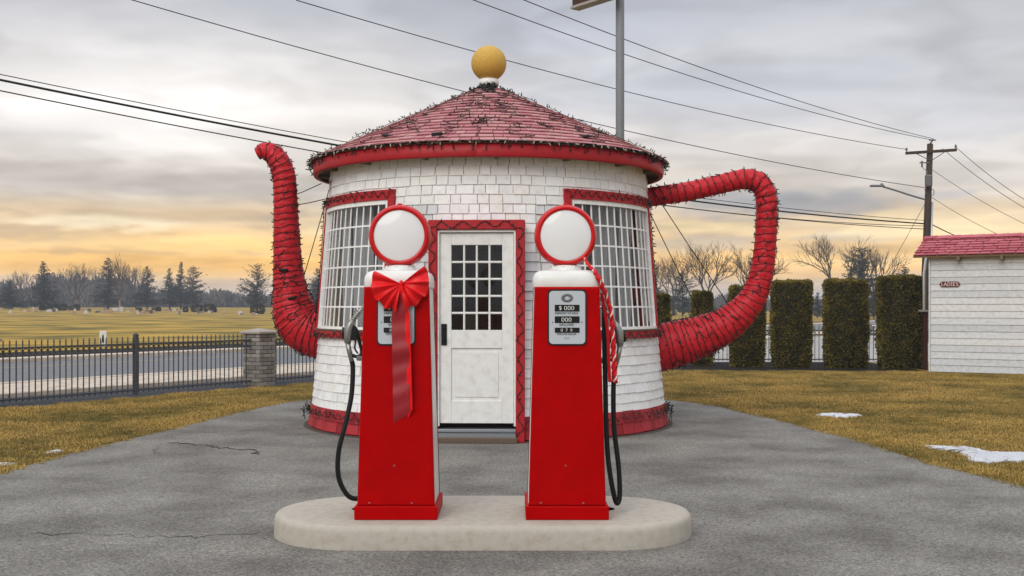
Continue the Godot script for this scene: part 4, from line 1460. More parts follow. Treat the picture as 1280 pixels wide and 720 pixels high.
func make_ribbons() -> void:
	# the bow on the front of the pump
	var bow := thing("ribbon_bow", "large bright red pleated ribbon bow with long hanging tails on a pump", "bow", Vector3(-0.690, 1.645, -7.01))
	for s in [-1.0, 1.0]:
		# a loop: fan of pleats that swells from the knot
		for layer in 2:
			var st := begin(true)
			var n := 44
			var m := 10
			var grid := []
			for i in n + 1:
				var f := float(i) / n
				var ang: float = lerpf(0.66, -1.38, f) if s > 0 else lerpf(0.46, -1.36, f)
				var reach: float = (0.168 + 0.014 * sin(f * 4.0 + s)) * (1.0 - 0.10 * f) if s > 0 else (0.182 + 0.012 * sin(f * 5.0)) * (1.0 - 0.10 * f)
				var row := []
				for j in m + 1:
					var g := float(j) / m
					var fold: float = f * TAU * 4.2 + 0.8 * s + 0.9 * sin(f * 9.0)
					var pleat := (sin(fold) + 0.35 * sin(fold * 2.3 + 1.0)) * 0.017 * g
					var bulge := 0.045 * sin(g * PI * 0.85) * (1.0 if layer == 0 else -0.35)
					var rr := reach * g * (1.0 - 0.10 * layer)
					row.append(Vector3(s * rr * cos(ang), rr * sin(ang) + 0.010 * g * sin(f * 23.0) - 0.022 * g * g * f, 0.012 + bulge + pleat * (1.0 if layer == 0 else 0.6)))
				grid.append(row)
			for i in n:
				for j in m:
					quad(st, grid[i][j], grid[i + 1][j], grid[i + 1][j + 1], grid[i][j + 1], Vector3.BACK)
			obj("loop", st, M.bow, bow)
	var st := begin(true)
	var knot := []
	for k in 13:
		var a := PI * k / 12.0
		knot.append(Vector2(maxf(0.014 * pow(sin(a), 0.7), 0.0004), -0.024 * cos(a)))
	lathe(st, knot, 14, Transform3D(Basis.IDENTITY, Vector3(0, 0.0, 0.03)))
	obj("knot", st, M.bow, bow)
	# tails
	for q in [[0, M.tail, -0.052, 0.055, 0.83, 0.024, -0.035], [1, M.bow, 0.040, 0.060, 0.80, 0.030, 0.012]]:
		st = begin(true)
		var prev_l := Vector3.ZERO
		var prev_m := Vector3.ZERO
		var prev_r := Vector3.ZERO
		for i in 41:
			var f := i / 40.0
			var y: float = -0.01 - q[4] * f
			var w: float = lerpf(0.012, 0.052 if q[0] == 0 else 0.016, minf(f * 5.0, 1.0))
			var cx: float = lerpf(0.0, -0.012 if q[0] == 0 else 0.034, minf(f * 4.0, 1.0)) + (0.014 * f if q[0] == 0 else 0.022 * f)
			var z: float = 0.030 + 0.006 * sin(f * 17.0 + q[0]) + 0.004 * sin(f * 41.0) - 0.006 * f + (0.01 if q[0] == 1 else 0.0)
			var cut := 0.032 * f
			var l := Vector3(cx - w, y - cut, z - 0.004)
			var c := Vector3(cx, y, z + 0.004 * sin(f * 30.0))
			var r := Vector3(cx + w, y + cut, z + (0.010 if q[0] == 0 else 0.016))
			if i > 0:
				quad(st, prev_l, prev_m, c, l, Vector3.BACK)
				quad(st, prev_m, prev_r, r, c, Vector3.BACK)
			prev_l = l; prev_m = c; prev_r = r
		obj("tail", st, q[1], bow)
	# the striped cloth twisted along the other pump's hose
	var band := thing("striped_ribbon", "twisted red and white striped ribbon draped down a pump hose", "ribbon", Vector3(0.345, 0.171, -7.25))
	var path := smooth_path([Vector3(0.115, 1.640, 0.10), Vector3(0.150, 1.585, 0.17), Vector3(0.190, 1.53, 0.20), Vector3(0.225, 1.46, 0.18), Vector3(0.262, 1.375, 0.14), Vector3(0.285, 1.29, 0.12), Vector3(0.296, 1.18, 0.11), Vector3(0.303, 1.06, 0.10), Vector3(0.308, 0.95, 0.10), Vector3(0.312, 0.85, 0.10)], 14)
	for part in 2:
		st = begin(true)
		for strand in (3 if part == 0 else 1):
			var pts := []
			var rad := []
			for i in path.size():
				var f := float(i) / (path.size() - 1)
				var a := f * 46.0 + TAU * strand / (3.0 if part == 0 else 2.0) + (0.5 if part else 0.0)
				var grow := lerpf(0.005, 0.0105, f)
				pts.append(path[i] + Vector3(cos(a) * grow, 0.006 * sin(a * 0.7), sin(a) * grow))
				rad.append((0.0088 if part == 0 else 0.0068) * (1.0 + 0.25 * sin(i * 0.8 + strand)))
			tube(st, pts, rad, 7)
		obj("red_strand" if part == 0 else "white_strand", st, M.stripe_red if part == 0 else M.stripe_white, band)
	st = begin(true)
	var flat := smooth_path([Vector3(0.225, 1.42, 0.10), Vector3(0.262, 1.2, 0.10), Vector3(0.272, 1.0, 0.09), Vector3(0.278, 0.85, 0.09)], 8)
	for i in flat.size() - 1:
		quad(st, flat[i] + Vector3(-0.009, 0, 0), flat[i] + Vector3(0.011, 0, 0.012), flat[i + 1] + Vector3(0.011, 0, 0.012), flat[i + 1] + Vector3(-0.009, 0, 0), Vector3.BACK)
	obj("loose_end", st, M.stripe_red, band)

# ------------------------------------------------------------------ fences
func fence_bay(a: Vector3, b: Vector3, label: String, group: String, posts: Array, pitch := 0.108) -> void:
	var t := thing("iron_fence", label, "fence", a, 0.0, group)
	var d := b - a
	var l := d.length()
	var u := d / l
	var turn := Basis(u, Vector3.UP, u.cross(Vector3.UP))
	var n := int(l / pitch)
	var picket_st := begin()
	box(picket_st, Vector3(0.015, 0.92, 0.015), Vector3(0, 0.52, 0), 0.0)
	frustum(picket_st, 0.015, 0.015, 0.9805, 0.003, 0.003, 1.01)
	var picket := finish(picket_st)
	for k in range(1, n):
		put("picket", picket, M.iron, t, Transform3D(turn, u * (l * k / n)))
	for y in [0.105, 0.76, 0.88]:
		var st := begin()
		box(st, Vector3(l, 0.030, 0.034), u * l * 0.5 + Vector3(0, y, 0), 0.003, turn)
		obj("rail", st, M.iron, t)
	var ring_st := begin(true)
	var circle := []
	for k in 13: circle.append(Vector3(0.042 * cos(TAU * k / 12.0), 0.042 * sin(TAU * k / 12.0), 0))
	tube(ring_st, circle, [0.0065], 5, false)
	var ring := finish(ring_st)
	for k in n:
		put("ring", ring, M.iron, t, Transform3D(turn, u * (l * (k + 0.5) / n) + Vector3(0, 0.82, 0)))
	for f in posts:
		var st := begin()
		box(st, Vector3(0.062, 1.02, 0.062), u * l * f + Vector3(0, 0.51, 0), 0.004, turn)
		box(st, Vector3(0.082, 0.025, 0.082), u * l * f + Vector3(0, 1.03, 0), 0.006, turn)
		box(st, Vector3(0.05, 0.02, 0.05), u * l * f + Vector3(0, 1.052, 0), 0.006, turn)
		obj("post", st, M.iron, t)

func brick_pillar(at: Vector3, label: String, seed_value: int) -> void:
	var rng := rng_of(seed_value)
	var u := Vector3(ALONG.x, 0, ALONG.y)
	var t := thing("brick_pillar", label, "pillar", at, atan2(-u.z, u.x), "brick fence pillars")
	var w := 0.43
	var st := begin()
	box(st, Vector3(w - 0.02, 1.0, w - 0.02), Vector3(0, 0.5, 0))
	obj("mortar_core", st, M.mortar, t)
	var bs := begin()
	box(bs, Vector3(0.203, 0.066, 0.10), Vector3.ZERO, 0.006)
	var long_brick := finish(bs)
	bs = begin()
	box(bs, Vector3(0.098, 0.066, 0.10), Vector3.ZERO, 0.006)
	var half_brick := finish(bs)
	for row in 13:
		var y := 0.042 + row * 0.0765
		for f in 4:
			var face := Basis(Vector3.UP, f * PI / 2)
			var xs := [[-0.107, 0], [0.107, 0]] if (row + f) % 2 == 0 else [[-0.163, 1], [0.0, 0], [0.163, 1]]
			for x in xs:
				var out := w / 2 - 0.045 + rng.randf_range(-0.003, 0.003)
				put("brick", long_brick if x[1] == 0 else half_brick, M.brick[rng.randi() % 4], t, Transform3D(face, face * Vector3(x[0], y, out)))
	st = begin()
	box(st, Vector3(0.53, 0.045, 0.53), Vector3(0, 1.018, 0), 0.008)
	frustum(st, 0.52, 0.52, 1.0405, 0.02, 0.02, 1.10)
	obj("cap", st, M.cap, t)

func make_fences() -> void:
	var p0 := road_pt(-5.85, 0, 0)
	var p1 := road_pt(0, 0, 0)
	var p2 := road_pt(5.6, 0, 0)
	var u := Vector3(ALONG.x, 0, ALONG.y)
	brick_pillar(p0, "tan brick fence pillar standing nearest the asphalt edge and snow scraps", 3)
	brick_pillar(p1, "tan brick fence pillar with pale pyramid cap beside the teapot spout", 4)
	brick_pillar(p2, "tan brick fence pillar standing behind the teapot", 6)
	fence_bay(p0 + u * 0.24, p1 - u * 0.24, "black iron fence bay with a mid post between two brick pillars", "black iron fences", [0.5])
	fence_bay(p1 + u * 0.24, p2 - u * 0.24, "black iron fence bay running from the brick pillar behind the spout", "black iron fences", [0.5])
	fence_bay(p0 - u * 5.6, p0 - u * 0.24, "black iron fence bay running on towards the street before the brick pillars", "black iron fences", [0.5])
	var x := 2.4
	for k in 3:
		fence_bay(Vector3(x + 2.8 * k, 0, -30.0), Vector3(x + 2.8 * (k + 1), 0, -30.0), ["black iron fence bay behind the small hedges by the teapot handle", "black iron fence bay behind the middle clipped hedges", "black iron fence bay behind the tall hedges near the shed"][k], "black iron fences", [0.0, 1.0])

# ------------------------------------------------------------------ hedges
func hedge(at: Vector3, size: Vector3, label: String, seed_value: int, taper := 0.0) -> void:
	var rng := rng_of(seed_value)
	var t := thing("clipped_hedge", label, "hedge", at, 0.0, "row of clipped block hedges")
	var st := begin(true)
	var core := size - Vector3(0.12, 0.06, 0.12)
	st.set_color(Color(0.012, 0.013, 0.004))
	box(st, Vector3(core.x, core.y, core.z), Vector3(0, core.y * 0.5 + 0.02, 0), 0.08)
	var leaf := begin()
	var count := int((size.x * size.y * 2 + size.x * size.z + size.z * size.y * 2) * 1500)
	var h := size * 0.5
	for i in count:
		var p := Vector3(rng.randf_range(-1, 1), rng.randf_range(-1, 1), rng.randf_range(-1, 1))
		# weighted to the faces one can see
		var pick := rng.randf()
		var n := Vector3.ZERO
		if pick < 0.5: p.z = 1.0; n.z = 1.0
		elif pick < 0.58: p.z = -1.0; n.z = -1.0
		elif pick < 0.72: p.x = 1.0; n.x = 1.0
		elif pick < 0.86: p.x = -1.0; n.x = -1.0
		else: p.y = 1.0; n.y = 1.0
		# round the edges off
		var q := Vector3(p.x, p.y, p.z)
		var over := Vector3(maxf(absf(q.x) * h.x - (h.x - 0.17), 0), maxf(q.y * h.y - (h.y - 0.15), 0), maxf(absf(q.z) * h.z - (h.z - 0.17), 0))
		var pos := Vector3(q.x * h.x, (q.y + 1) * h.y, q.z * h.z)
		if over.length() > 0.16:
			var pull := over - over.normalized() * 0.16
			pos -= Vector3(signf(q.x) * pull.x, pull.y, signf(q.z) * pull.z)
		var rough := noise_b.get_noise_3d((pos.x + at.x) * 3.0, pos.y * 3.0, pos.z * 3.0)
		pos -= n * (0.035 - 0.06 * rough)
		var low := pos.y / size.y
		pos.x *= 1.0 - taper * (1.0 - low) - 0.08 * smoothstep(0.16, 0.0, low) - 0.03 * noise_b.get_noise_2d(low * 3.0, at.x)
		pos += Vector3(rng.randf_range(-0.015, 0.015), rng.randf_range(-0.015, 0.015), rng.randf_range(-0.015, 0.015))
		if rng.randf() < 0.02: pos += n * rng.randf_range(0.0, 0.05)
		var d := (n + Vector3(rng.randf_range(-1, 1), rng.randf_range(-0.3, 1.2), rng.randf_range(-1, 1)) * 0.8).normalized()
		var s := d.cross(Vector3(rng.randf_range(-1, 1), rng.randf_range(-1, 1), rng.randf_range(-1, 1))).normalized()
		var len := rng.randf_range(0.025, 0.055)
		var wid := rng.randf_range(0.008, 0.016)
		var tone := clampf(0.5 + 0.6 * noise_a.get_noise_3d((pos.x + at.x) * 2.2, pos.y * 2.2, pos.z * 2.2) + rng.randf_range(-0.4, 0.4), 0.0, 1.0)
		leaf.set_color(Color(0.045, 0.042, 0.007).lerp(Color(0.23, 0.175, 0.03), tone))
		quad(leaf, pos - s * wid, pos + s * wid, pos + d * len + s * wid * 0.5, pos + d * len - s * wid * 0.5, n)
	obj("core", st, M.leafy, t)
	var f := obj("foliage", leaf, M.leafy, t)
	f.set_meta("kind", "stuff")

func make_hedges() -> void:
	var rows := [[3.83, 0.50, 1.85, -28.4, "smallest clipped hedge block right beside the teapot wall"], [4.83, 0.62, 1.92, -28.2, "narrow clipped hedge block seen over the lower bend of the handle"], [5.90, 0.98, 2.04, -27.9, "clipped hedge block directly behind the thick bend of the handle"], [6.92, 1.10, 2.16, -27.5, "clipped hedge block next to the outer curve of the handle"], [8.18, 1.15, 2.18, -27.2, "clipped hedge block standing second from the shed"], [9.41, 1.20, 2.26, -26.9, "tallest clipped hedge block touching the white shed"]]
	for i in rows.size():
		var r: Array = rows[i]
		hedge(Vector3(r[0], 0, r[3] - 0.25), Vector3(r[1] - 0.04, r[2], 0.5), r[4], 60 + i, [0.0, 0.0, 0.04, 0.05, 0.02, 0.04][i])

# ------------------------------------------------------------------ shed
func make_shed() -> void:
	var rng := rng_of(91)
	var a := Vector3(9.55, 0, -25.6)
	var u := Vector3(0.85, 0, 0.527).normalized()
	# the front wall runs along local x
	var t := thing("shed", "small white clapboard shed with pinkish red shingle roof", "shed", a, atan2(-u.z, u.x))
	var l := 4.2
	var depth := 2.0
	var st := begin()
	box(st, Vector3(l - 0.04, 2.60, depth - 0.04), Vector3(l / 2, 1.30, -depth / 2 - 0.02), 0.0)
	obj("wall_core", st, M.bare_wood, t)
	# overlapping boards on the two walls that face out
	var rows := 17
	for k in rows:
		var y0 := 0.03 + k * 0.1535
		st = begin()
		box(st, Vector3(l - 0.02, 0.164, 0.018), Vector3(l / 2 + 0.01, y0 + 0.082, 0.012), 0.003, Basis(Vector3.RIGHT, -0.10) * Basis(Vector3.BACK, rng.randf_range(-0.0012, 0.0012)))
		obj("board", st, M.board[rng.randi() % 4], t)
		st = begin()
		box(st, Vector3(0.018, 0.164, depth - 0.02), Vector3(-0.012, y0 + 0.082, -depth / 2 - 0.01), 0.003, Basis(Vector3.BACK, -0.10))
		obj("board", st, M.board[rng.randi() % 4], t)
	st = begin()
	box(st, Vector3(0.035, 2.63, 0.05), Vector3(0.0, 1.33, 0.022), 0.004)
	obj("corner_trim", st, M.board[0], t)
	# roof
	var ridge_z := -depth / 2
	var ridge_y := 3.12
	var eave_y := 2.665
	var over := 0.32
	var eave_z := 0.22
	st = begin()
	var up := (Vector3(0, ridge_y, ridge_z) - Vector3(0, eave_y, eave_z))
	var slope := up.length()
	up /= slope
	var nrm := Vector3.RIGHT.cross(up).normalized()
	box(st, Vector3(l + over * 2, slope, 0.04), Vector3(l / 2, 0, 0) + (Vector3(0, ridge_y, ridge_z) + Vector3(0, eave_y, eave_z)) * 0.5 - nrm * 0.022, 0.0, Basis(Vector3.RIGHT, up, nrm))
	var up_b := Vector3(0, up.y, -up.z)
	box(st, Vector3(l + over * 2, slope, 0.04), Vector3(l / 2, 0, 0) + Vector3(0, (ridge_y + eave_y) * 0.5 - 0.03, ridge_z - (eave_z - ridge_z) * 0.5), 0.0, Basis(Vector3.RIGHT, up_b, Vector3.RIGHT.cross(up_b)))
	var roof := obj("roof", st, M.roof_deck, t)
	var sm := lifted_mesh()
	var courses := 7
	for k in courses:
		var x := -over + (-0.12 if k % 2 else 0.0)
		while x < l + over:
			var w := rng.randf_range(0.20, 0.34)
			var x1 := minf(x + w, l + over)
			var x0 := maxf(x, -over - 0.01)
			var p := Vector3((x0 + x1) / 2, eave_y, eave_z) + up * (slope * k / courses - 0.02)
			if x1 - x0 > 0.05 and x1 < 3.2:
				put("shingle", sm, M.shed_roof[rng.randi() % 4], roof, Transform3D(Basis(Vector3.RIGHT * (x1 - x0 - 0.014), up * slope / courses * 1.12, nrm * rng.randf_range(0.034, 0.048)), p))
			x += w
	# ridge caps, each lapped over the next
	for k in 14:
		st = begin()
		var x := -over + 0.15 + k * 0.26
		for s in [-1.0, 1.0]:
			var b := Basis(Vector3.RIGHT, 0.37 * s)
			box(st, Vector3(0.30, 0.02, 0.19), Vector3(0, -0.03, 0.085 * s), 0.004, b)
		var o := obj("ridge_cap", st, M.shed_roof[rng.randi() % 4], roof)
		o.position = Vector3(x, ridge_y + 0.06, ridge_z)
		o.rotation.z = 0.035
	# rafter ends under the eave
	for k in 5:
		st = begin()
		box(st, Vector3(0.07, 0.09, 0.24), Vector3(0.65 + k * 0.9, 2.585, 0.14), 0.006)
		obj("rafter", st, M.soffit, t)
	# sign that hangs on the wall
	var sign_root := thing("door_sign", "small dark red plaque reading LADIES on the white shed wall", "sign", a, atan2(-u.z, u.x))
	st = begin()
	var plaque := PackedVector2Array([Vector2(-0.225, 0), Vector2(-0.18, 0.062), Vector2(0.18, 0.062), Vector2(0.225, 0), Vector2(0.18, -0.062), Vector2(-0.18, -0.062)])
	extrude(st, plaque, 0.030, 0.046, Transform3D(Basis.IDENTITY, Vector3(0.44, 2.02, 0)))
	obj("plaque", st, M.sign_red, sign_root)
	text(sign_root, "lettering", "LADIES", 0.085, Vector3(0.44, 2.02, 0.049), M.stripe_white, 1.0, 0.004)
	# the pipe, its cap and an added shadow post in the gap beside the shed
	var pipe := thing("drain_pipe", "white drain pipe with cap over an added brown post standing in for the shadow between hedge and shed", "pipe", Vector3(9.84, 0, -26.75))
	st = begin(true)
	tube(st, [Vector3(0, 1.42, 0), Vector3(0, 2.3, 0), Vector3(0.06, 2.72, 0)], [0.03], 10)
	obj("pipe", st, M.pump_white, pipe)
	st = begin()
	box(st, Vector3(0.24, 0.05, 0.24), Vector3(0.02, 1.41, 0), 0.01)
	obj("cap", st, M.cap, pipe)
	st = begin()
	box(st, Vector3(0.10, 1.40, 0.10), Vector3(0.03, 0.69, 0), 0.01)  # added brown post, stands in for the dark shadow between hedge and shed
	obj("post", st, M.sign_brown, pipe)

# ------------------------------------------------------------------ poles and wires
func make_poles() -> void:
	var t := thing("utility_pole", "weathered wooden utility pole with crossarm, transformer and street light arm", "utility pole", Vector3(17.62, 0, -48))
	var st := begin(true)
	tube(st, [Vector3(0, -0.3, 0), Vector3(0.06, 2.0, 0), Vector3(0.17, 5.0, 0), Vector3(0.30, 8.5, 0)], [0.17, 0.165, 0.15, 0.125], 12)
	obj("pole", st, M.wood_pole, t)
	st = begin()
	bar(st, Vector3(-0.80, 8.08, 0.14), Vector3(1.38, 8.22, 0.14), 0.12, 0.10, 0.008)
	var arm := obj("crossarm", st, M.wood_pole, t)
	for x in [-0.76, 1.34]:
		st = begin(true)
		lathe(st, [Vector2(0.02, 0.0), Vector2(0.02, 0.06), Vector2(0.055, 0.07), Vector2(0.055, 0.11), Vector2(0.035, 0.12), Vector2(0.045, 0.15), Vector2(0.03, 0.18), Vector2(0.001, 0.19)], 12, Transform3D(Basis.IDENTITY, Vector3(x, 8.13 + 0.064 * (x + 0.8), 0.14)))
		obj("insulator", st, M.lamp_grey, arm)
	st = begin()
	bar(st, Vector3(-0.38, 8.08, 0.15), Vector3(0.22, 7.78, 0.15), 0.03, 0.02)
	bar(st, Vector3(0.88, 8.14, 0.15), Vector3(0.36, 7.80, 0.15), 0.03, 0.02)
	obj("brace", st, M.iron, t)
	st = begin()
	bar(st, Vector3(0.30, 8.5, 0), Vector3(0.44, 8.70, 0), 0.06, 0.05, 0.005)
	box(st, Vector3(0.30, 0.05, 0.05), Vector3(0.40, 8.66, 0.0), 0.01)
	obj("top_bracket", st, M.iron, t)
	st = begin(true)
	lathe(st, [Vector2(0.001, 6.64), Vector2(0.14, 6.65), Vector2(0.155, 6.68), Vector2(0.155, 7.06), Vector2(0.165, 7.09), Vector2(0.12, 7.14), Vector2(0.001, 7.15)], 20, Transform3D(Basis.IDENTITY, Vector3(0.13, 0, 0.28)))
	var tr := obj("transformer", st, M.lamp_grey, t)
	st = begin(true)
	lathe(st, [Vector2(0.03, 7.13), Vector2(0.045, 7.18), Vector2(0.025, 7.22), Vector2(0.04, 7.26), Vector2(0.015, 7.32)], 10, Transform3D(Basis.IDENTITY, Vector3(0.05, 0, 0.28)))
	tube(st, smooth_path([Vector3(0.05, 7.30, 0.28), Vector3(-0.08, 7.42, 0.25), Vector3(-0.1, 7.56, 0.2), Vector3(-0.06, 7.66, 0.15)], 5), [0.014], 6)
	tube(st, smooth_path([Vector3(0.30, 6.55, 0.1), Vector3(0.42, 6.50, 0.1), Vector3(0.40, 6.30, 0.1), Vector3(0.26, 6.32, 0.1)], 5), [0.016], 6)
	tube(st, smooth_path([Vector3(0.06, 6.66, 0.3), Vector3(-0.02, 6.5, 0.25), Vector3(0.12, 6.32, 0.15)], 5), [0.016], 6)
	obj("bushing", st, M.lamp_grey, tr)
	st = begin()
	bar(st, Vector3(-0.18, 7.68, 0.1), Vector3(0.22, 7.68, 0.1), 0.05, 0.05)
	bar(st, Vector3(-0.1, 7.48, 0.14), Vector3(-0.1, 7.75, 0.14), 0.06, 0.06)
	obj("fuse_cutout", st, M.lamp_grey, t)
	# the street light on its long arm
	st = begin(true)
	tube(st, smooth_path([Vector3(0.2, 6.08, 0), Vector3(-0.5, 6.28, 0.02), Vector3(-1.2, 6.50, 0.05), Vector3(-1.75, 6.66, 0.07)], 6), [0.04], 8)
	var la := obj("lamp_arm", st, M.lamp_grey, t)
	st = begin()
	box(st, Vector3(0.60, 0.09, 0.20), Vector3(-2.0, 6.69, 0.08), 0.03)
	box(st, Vector3(0.1, 0.08, 0.1), Vector3(-1.80, 6.76, 0.08), 0.015)
	obj("lamp_head", st, M.lamp_grey, la)
	st = begin(true)
	tube(st, [Vector3(0.18, 0.0, 0.17), Vector3(0.24, 3.0, 0.17), Vector3(0.33, 6.0, 0.16)], [0.045], 8)
	obj("conduit", st, M.alu, t)

	# the tall steel sign pole behind the teapot
	var sp := thing("sign_pole", "tall grey steel sign pole rising behind the teapot roof", "sign pole", Vector3(1.832, 0, -19))
	st = begin(true)
	tube(st, [Vector3(0, -0.2, 0), Vector3(0, 8.6, 0)], [0.073], 20)
	obj("pole", st, M.pole_grey, sp)
	# a box sign set edgewise on the pole; only its lower corner comes into view
	st = begin()
	var sb := Basis(Vector3.UP, deg_to_rad(38.0))
	box(st, Vector3(0.16, 1.6, 1.0), Vector3(-0.42, 7.50, -0.10), 0.01, sb)
	var bx := obj("sign_box", st, M.sign_brown, sp)
	st = begin()
	box(st, Vector3(0.20, 0.05, 1.04), Vector3(-0.42, 6.70, -0.10), 0.006, sb)
	obj("sign_rim", st, M.sign_edge, bx)
	st = begin()
	bar(st, Vector3(-0.45, 7.2, -0.2), Vector3(0, 7.2, 0), 0.06, 0.06)
	bar(st, Vector3(-0.45, 7.9, -0.2), Vector3(0, 7.9, 0), 0.06, 0.06)
	obj("bracket", st, M.pole_grey, sp)

	# wires, each a span of its own
	var pole := Vector3(17.62, 0, -48)
	var spans := [
		[Vector3(-13.7, 10.1, -26), Vector3(17.7, 6.62, -48), 0.62, 0.014, "thin power line meeting the utility pole just below its transformer top"],
		[Vector3(-5.2, 8.9, -27), Vector3(16.86, 8.27, -48), 0.35, 0.013, "thin power line ending at the outer crossarm insulator over the road"],
		[Vector3(-1.2, 9.4, -28.5), Vector3(17.95, 8.68, -48), 0.35, 0.013, "lower of two power lines converging on the pole top"],
		[Vector3(0.1, 9.4, -28.5), Vector3(18.05, 8.72, -48), 0.28, 0.013, "upper of two power lines converging on the pole top"],
		[Vector3(-12.0, 6.93, -26), Vector3(17.66, 5.22, -48), 0.50, 0.012, "thin upper strand of the telephone cable bundle passing behind the roof"],
		[Vector3(-12.0, 6.80, -26), Vector3(17.66, 5.08, -48), 0.50, 0.030, "thick black telephone cable passing behind the teapot roof"],
		[Vector3(-12.0, 6.55, -26), Vector3(17.66, 4.85, -48), 0.55, 0.016, "lowest black telephone cable passing behind the teapot roof"],
		[Vector3(-2.0, 5.65, -34), Vector3(17.66, 4.98, -48), 0.35, 0.014, "slack black service cable reaching the pole from behind the handle"],
		[Vector3(18.98, 8.40, -48), Vector3(23.0, 4.9, -46), 0.3, 0.012, "power line dropping away from the crossarm end above the shed"],
		[Vector3(18.45, 8.3, -48), Vector3(23.0, 4.6, -46), 0.3, 0.012, "power line dropping away from the crossarm middle above the shed"],
		[Vector3(17.85, 7.5, -48), Vector3(23.0, 4.1, -46), 0.25, 0.010, "thin wire sloping down from the pole above its transformer"],
		[Vector3(17.85, 6.3, -48), Vector3(22.0, 3.8, -46.5), 0.2, 0.010, "thin wire sloping down from the pole below its transformer"],
		[Vector3(17.8, 5.15, -48), Vector3(21.0, 3.6, -46.5), 0.15, 0.022, "thick looped cable sloping from the pole behind the shed ridge"],
		[Vector3(17.68, 5.9, -48), Vector3(15.9, 2.2, -49), 0.05, 0.010, "straight guy wire slanting down from the pole towards the hedges"]]
	for s in spans:
		st = begin(true)
		var pts := []
		for i in 33:
			var f := i / 32.0
			pts.append((s[0] as Vector3).lerp(s[1], f) - Vector3(0, s[2] * 4.0 * f * (1.0 - f), 0))
		tube(st, pts, [s[3]], 5)
		var o := obj("overhead_wire", st, M.cable, self)
		tag(o, s[4], "wire", "overhead wires of the utility pole")

# ------------------------------------------------------------------ trees
func tuft_cards(st: SurfaceTool, at: Vector3, r: float, n: int, rng: RandomNumberGenerator, c0: Color, c1: Color, droop := 0.0, out := Vector3.ZERO) -> void:
	for k in n:
		var d := Vector3(rng.randf_range(-1, 1), rng.randf_range(-0.8, 0.9), rng.randf_range(-1, 1)).normalized()
		d = (d + out * 0.9 + Vector3.DOWN * droop).normalized()
		var s := d.cross(Vector3(rng.randf_range(-1, 1), rng.randf_range(-1, 1), rng.randf_range(-1, 1))).normalized()
		var len := r * rng.randf_range(0.6, 1.2)
		var p := at + Vector3(rng.randf_range(-1, 1), rng.randf_range(-1, 1), rng.randf_range(-1, 1)) * r * 0.35
		st.set_color(c0.lerp(c1, rng.randf()))
		quad(st, p - s * len * 0.10, p + s * len * 0.10, p + d * len + s * len * 0.13, p + d * len - s * len * 0.13, d + Vector3.UP)

func conifer(at: Vector3, h: float, w: float, label: String, seed_value: int, loose := 0.0, group := "evergreens beyond the road") -> void:
	var rng := rng_of(seed_value)
	var t := thing("conifer_tree", label, "tree", at, 0.0, group)
	var st := begin(true)
	tube(st, [Vector3(0, -0.3, 0), Vector3(0.05, h * 0.5, 0), Vector3(0, h * 0.97, 0)], [h * 0.018, h * 0.012, 0.02], 7)
	var limbs := begin(true)
	var leaf := begin()
	var y := h * rng.randf_range(0.10, 0.14)
	while y < h * 0.98:
		var f := y / h
		var reach: float = w * 0.5 * (pow(1.0 - f, 0.85) if loose < 0.5 else pow(sin(clampf((1.0 - f) * 1.15 + 0.12, 0, 1) * PI * 0.62), 0.8)) + 0.05
		var n := int(rng.randf_range(4, 7))
		for k in n:
			var a := rng.randf() * TAU
			var l := reach * rng.randf_range(0.55, 1.15) * (1.0 - loose * rng.randf() * 0.5)
			var rise := (0.35 - 0.5 * (1.0 - f)) * l * (1.0 - loose) + loose * l * rng.randf_range(0.0, 0.7)
			var tip := Vector3(cos(a) * l, y + rise, sin(a) * l)
			tube(limbs, [Vector3(0, y, 0), tip], [h * 0.003 + 0.012, 0.01], 3, false)
			var out := Vector3(cos(a), 0.15, sin(a))
			var m := maxi(2, int(l / (h * 0.030)))
			for j in m:
				var g := (j + 0.6) / m
				if loose > 0.5 and rng.randf() < 0.30: continue
				tuft_cards(leaf, Vector3(0, y, 0).lerp(tip, g), h * 0.043 * rng.randf_range(0.8, 1.4) * (0.45 + 0.55 * (1.0 - f)), 6, rng, Color(0.016, 0.022, 0.018), Color(0.055, 0.065, 0.045), 0.25, out)
		y += h * rng.randf_range(0.022, 0.040)
	obj("trunk", st, M.bark, t)
	obj("limbs", limbs, M.bark, t)
	obj("crown", leaf, M.leafy, t)

func grow(st: SurfaceTool, from: Vector3, dir: Vector3, l: float, r: float, level: int, rng: RandomNumberGenerator, spread: float, tips: Array) -> void:
	var mid := from + dir * l * 0.5 + Vector3(rng.randf_range(-1, 1), rng.randf_range(-0.4, 0.6), rng.randf_range(-1, 1)) * l * 0.07
	var to := from + dir * l
	r = maxf(r, 0.014)
	tube(st, [from, mid, to], [r, r * 0.82, r * 0.62], 6 if level < 2 else 3, false)
	if level >= 5:
		tips.append(to)
		return
	var n := 4 if level < 3 else 3
	for k in n:
		var side := dir.cross(Vector3(rng.randf_range(-1, 1), rng.randf_range(-1, 1), rng.randf_range(-1, 1))).normalized()
		var d := (dir + side * rng.randf_range(0.25, 0.75) * spread + Vector3.UP * 0.22).normalized()
		grow(st, mid.lerp(to, rng.randf_range(0.1, 1.0)), d, l * rng.randf_range(0.58, 0.82), r * 0.58, level + 1, rng, spread, tips)

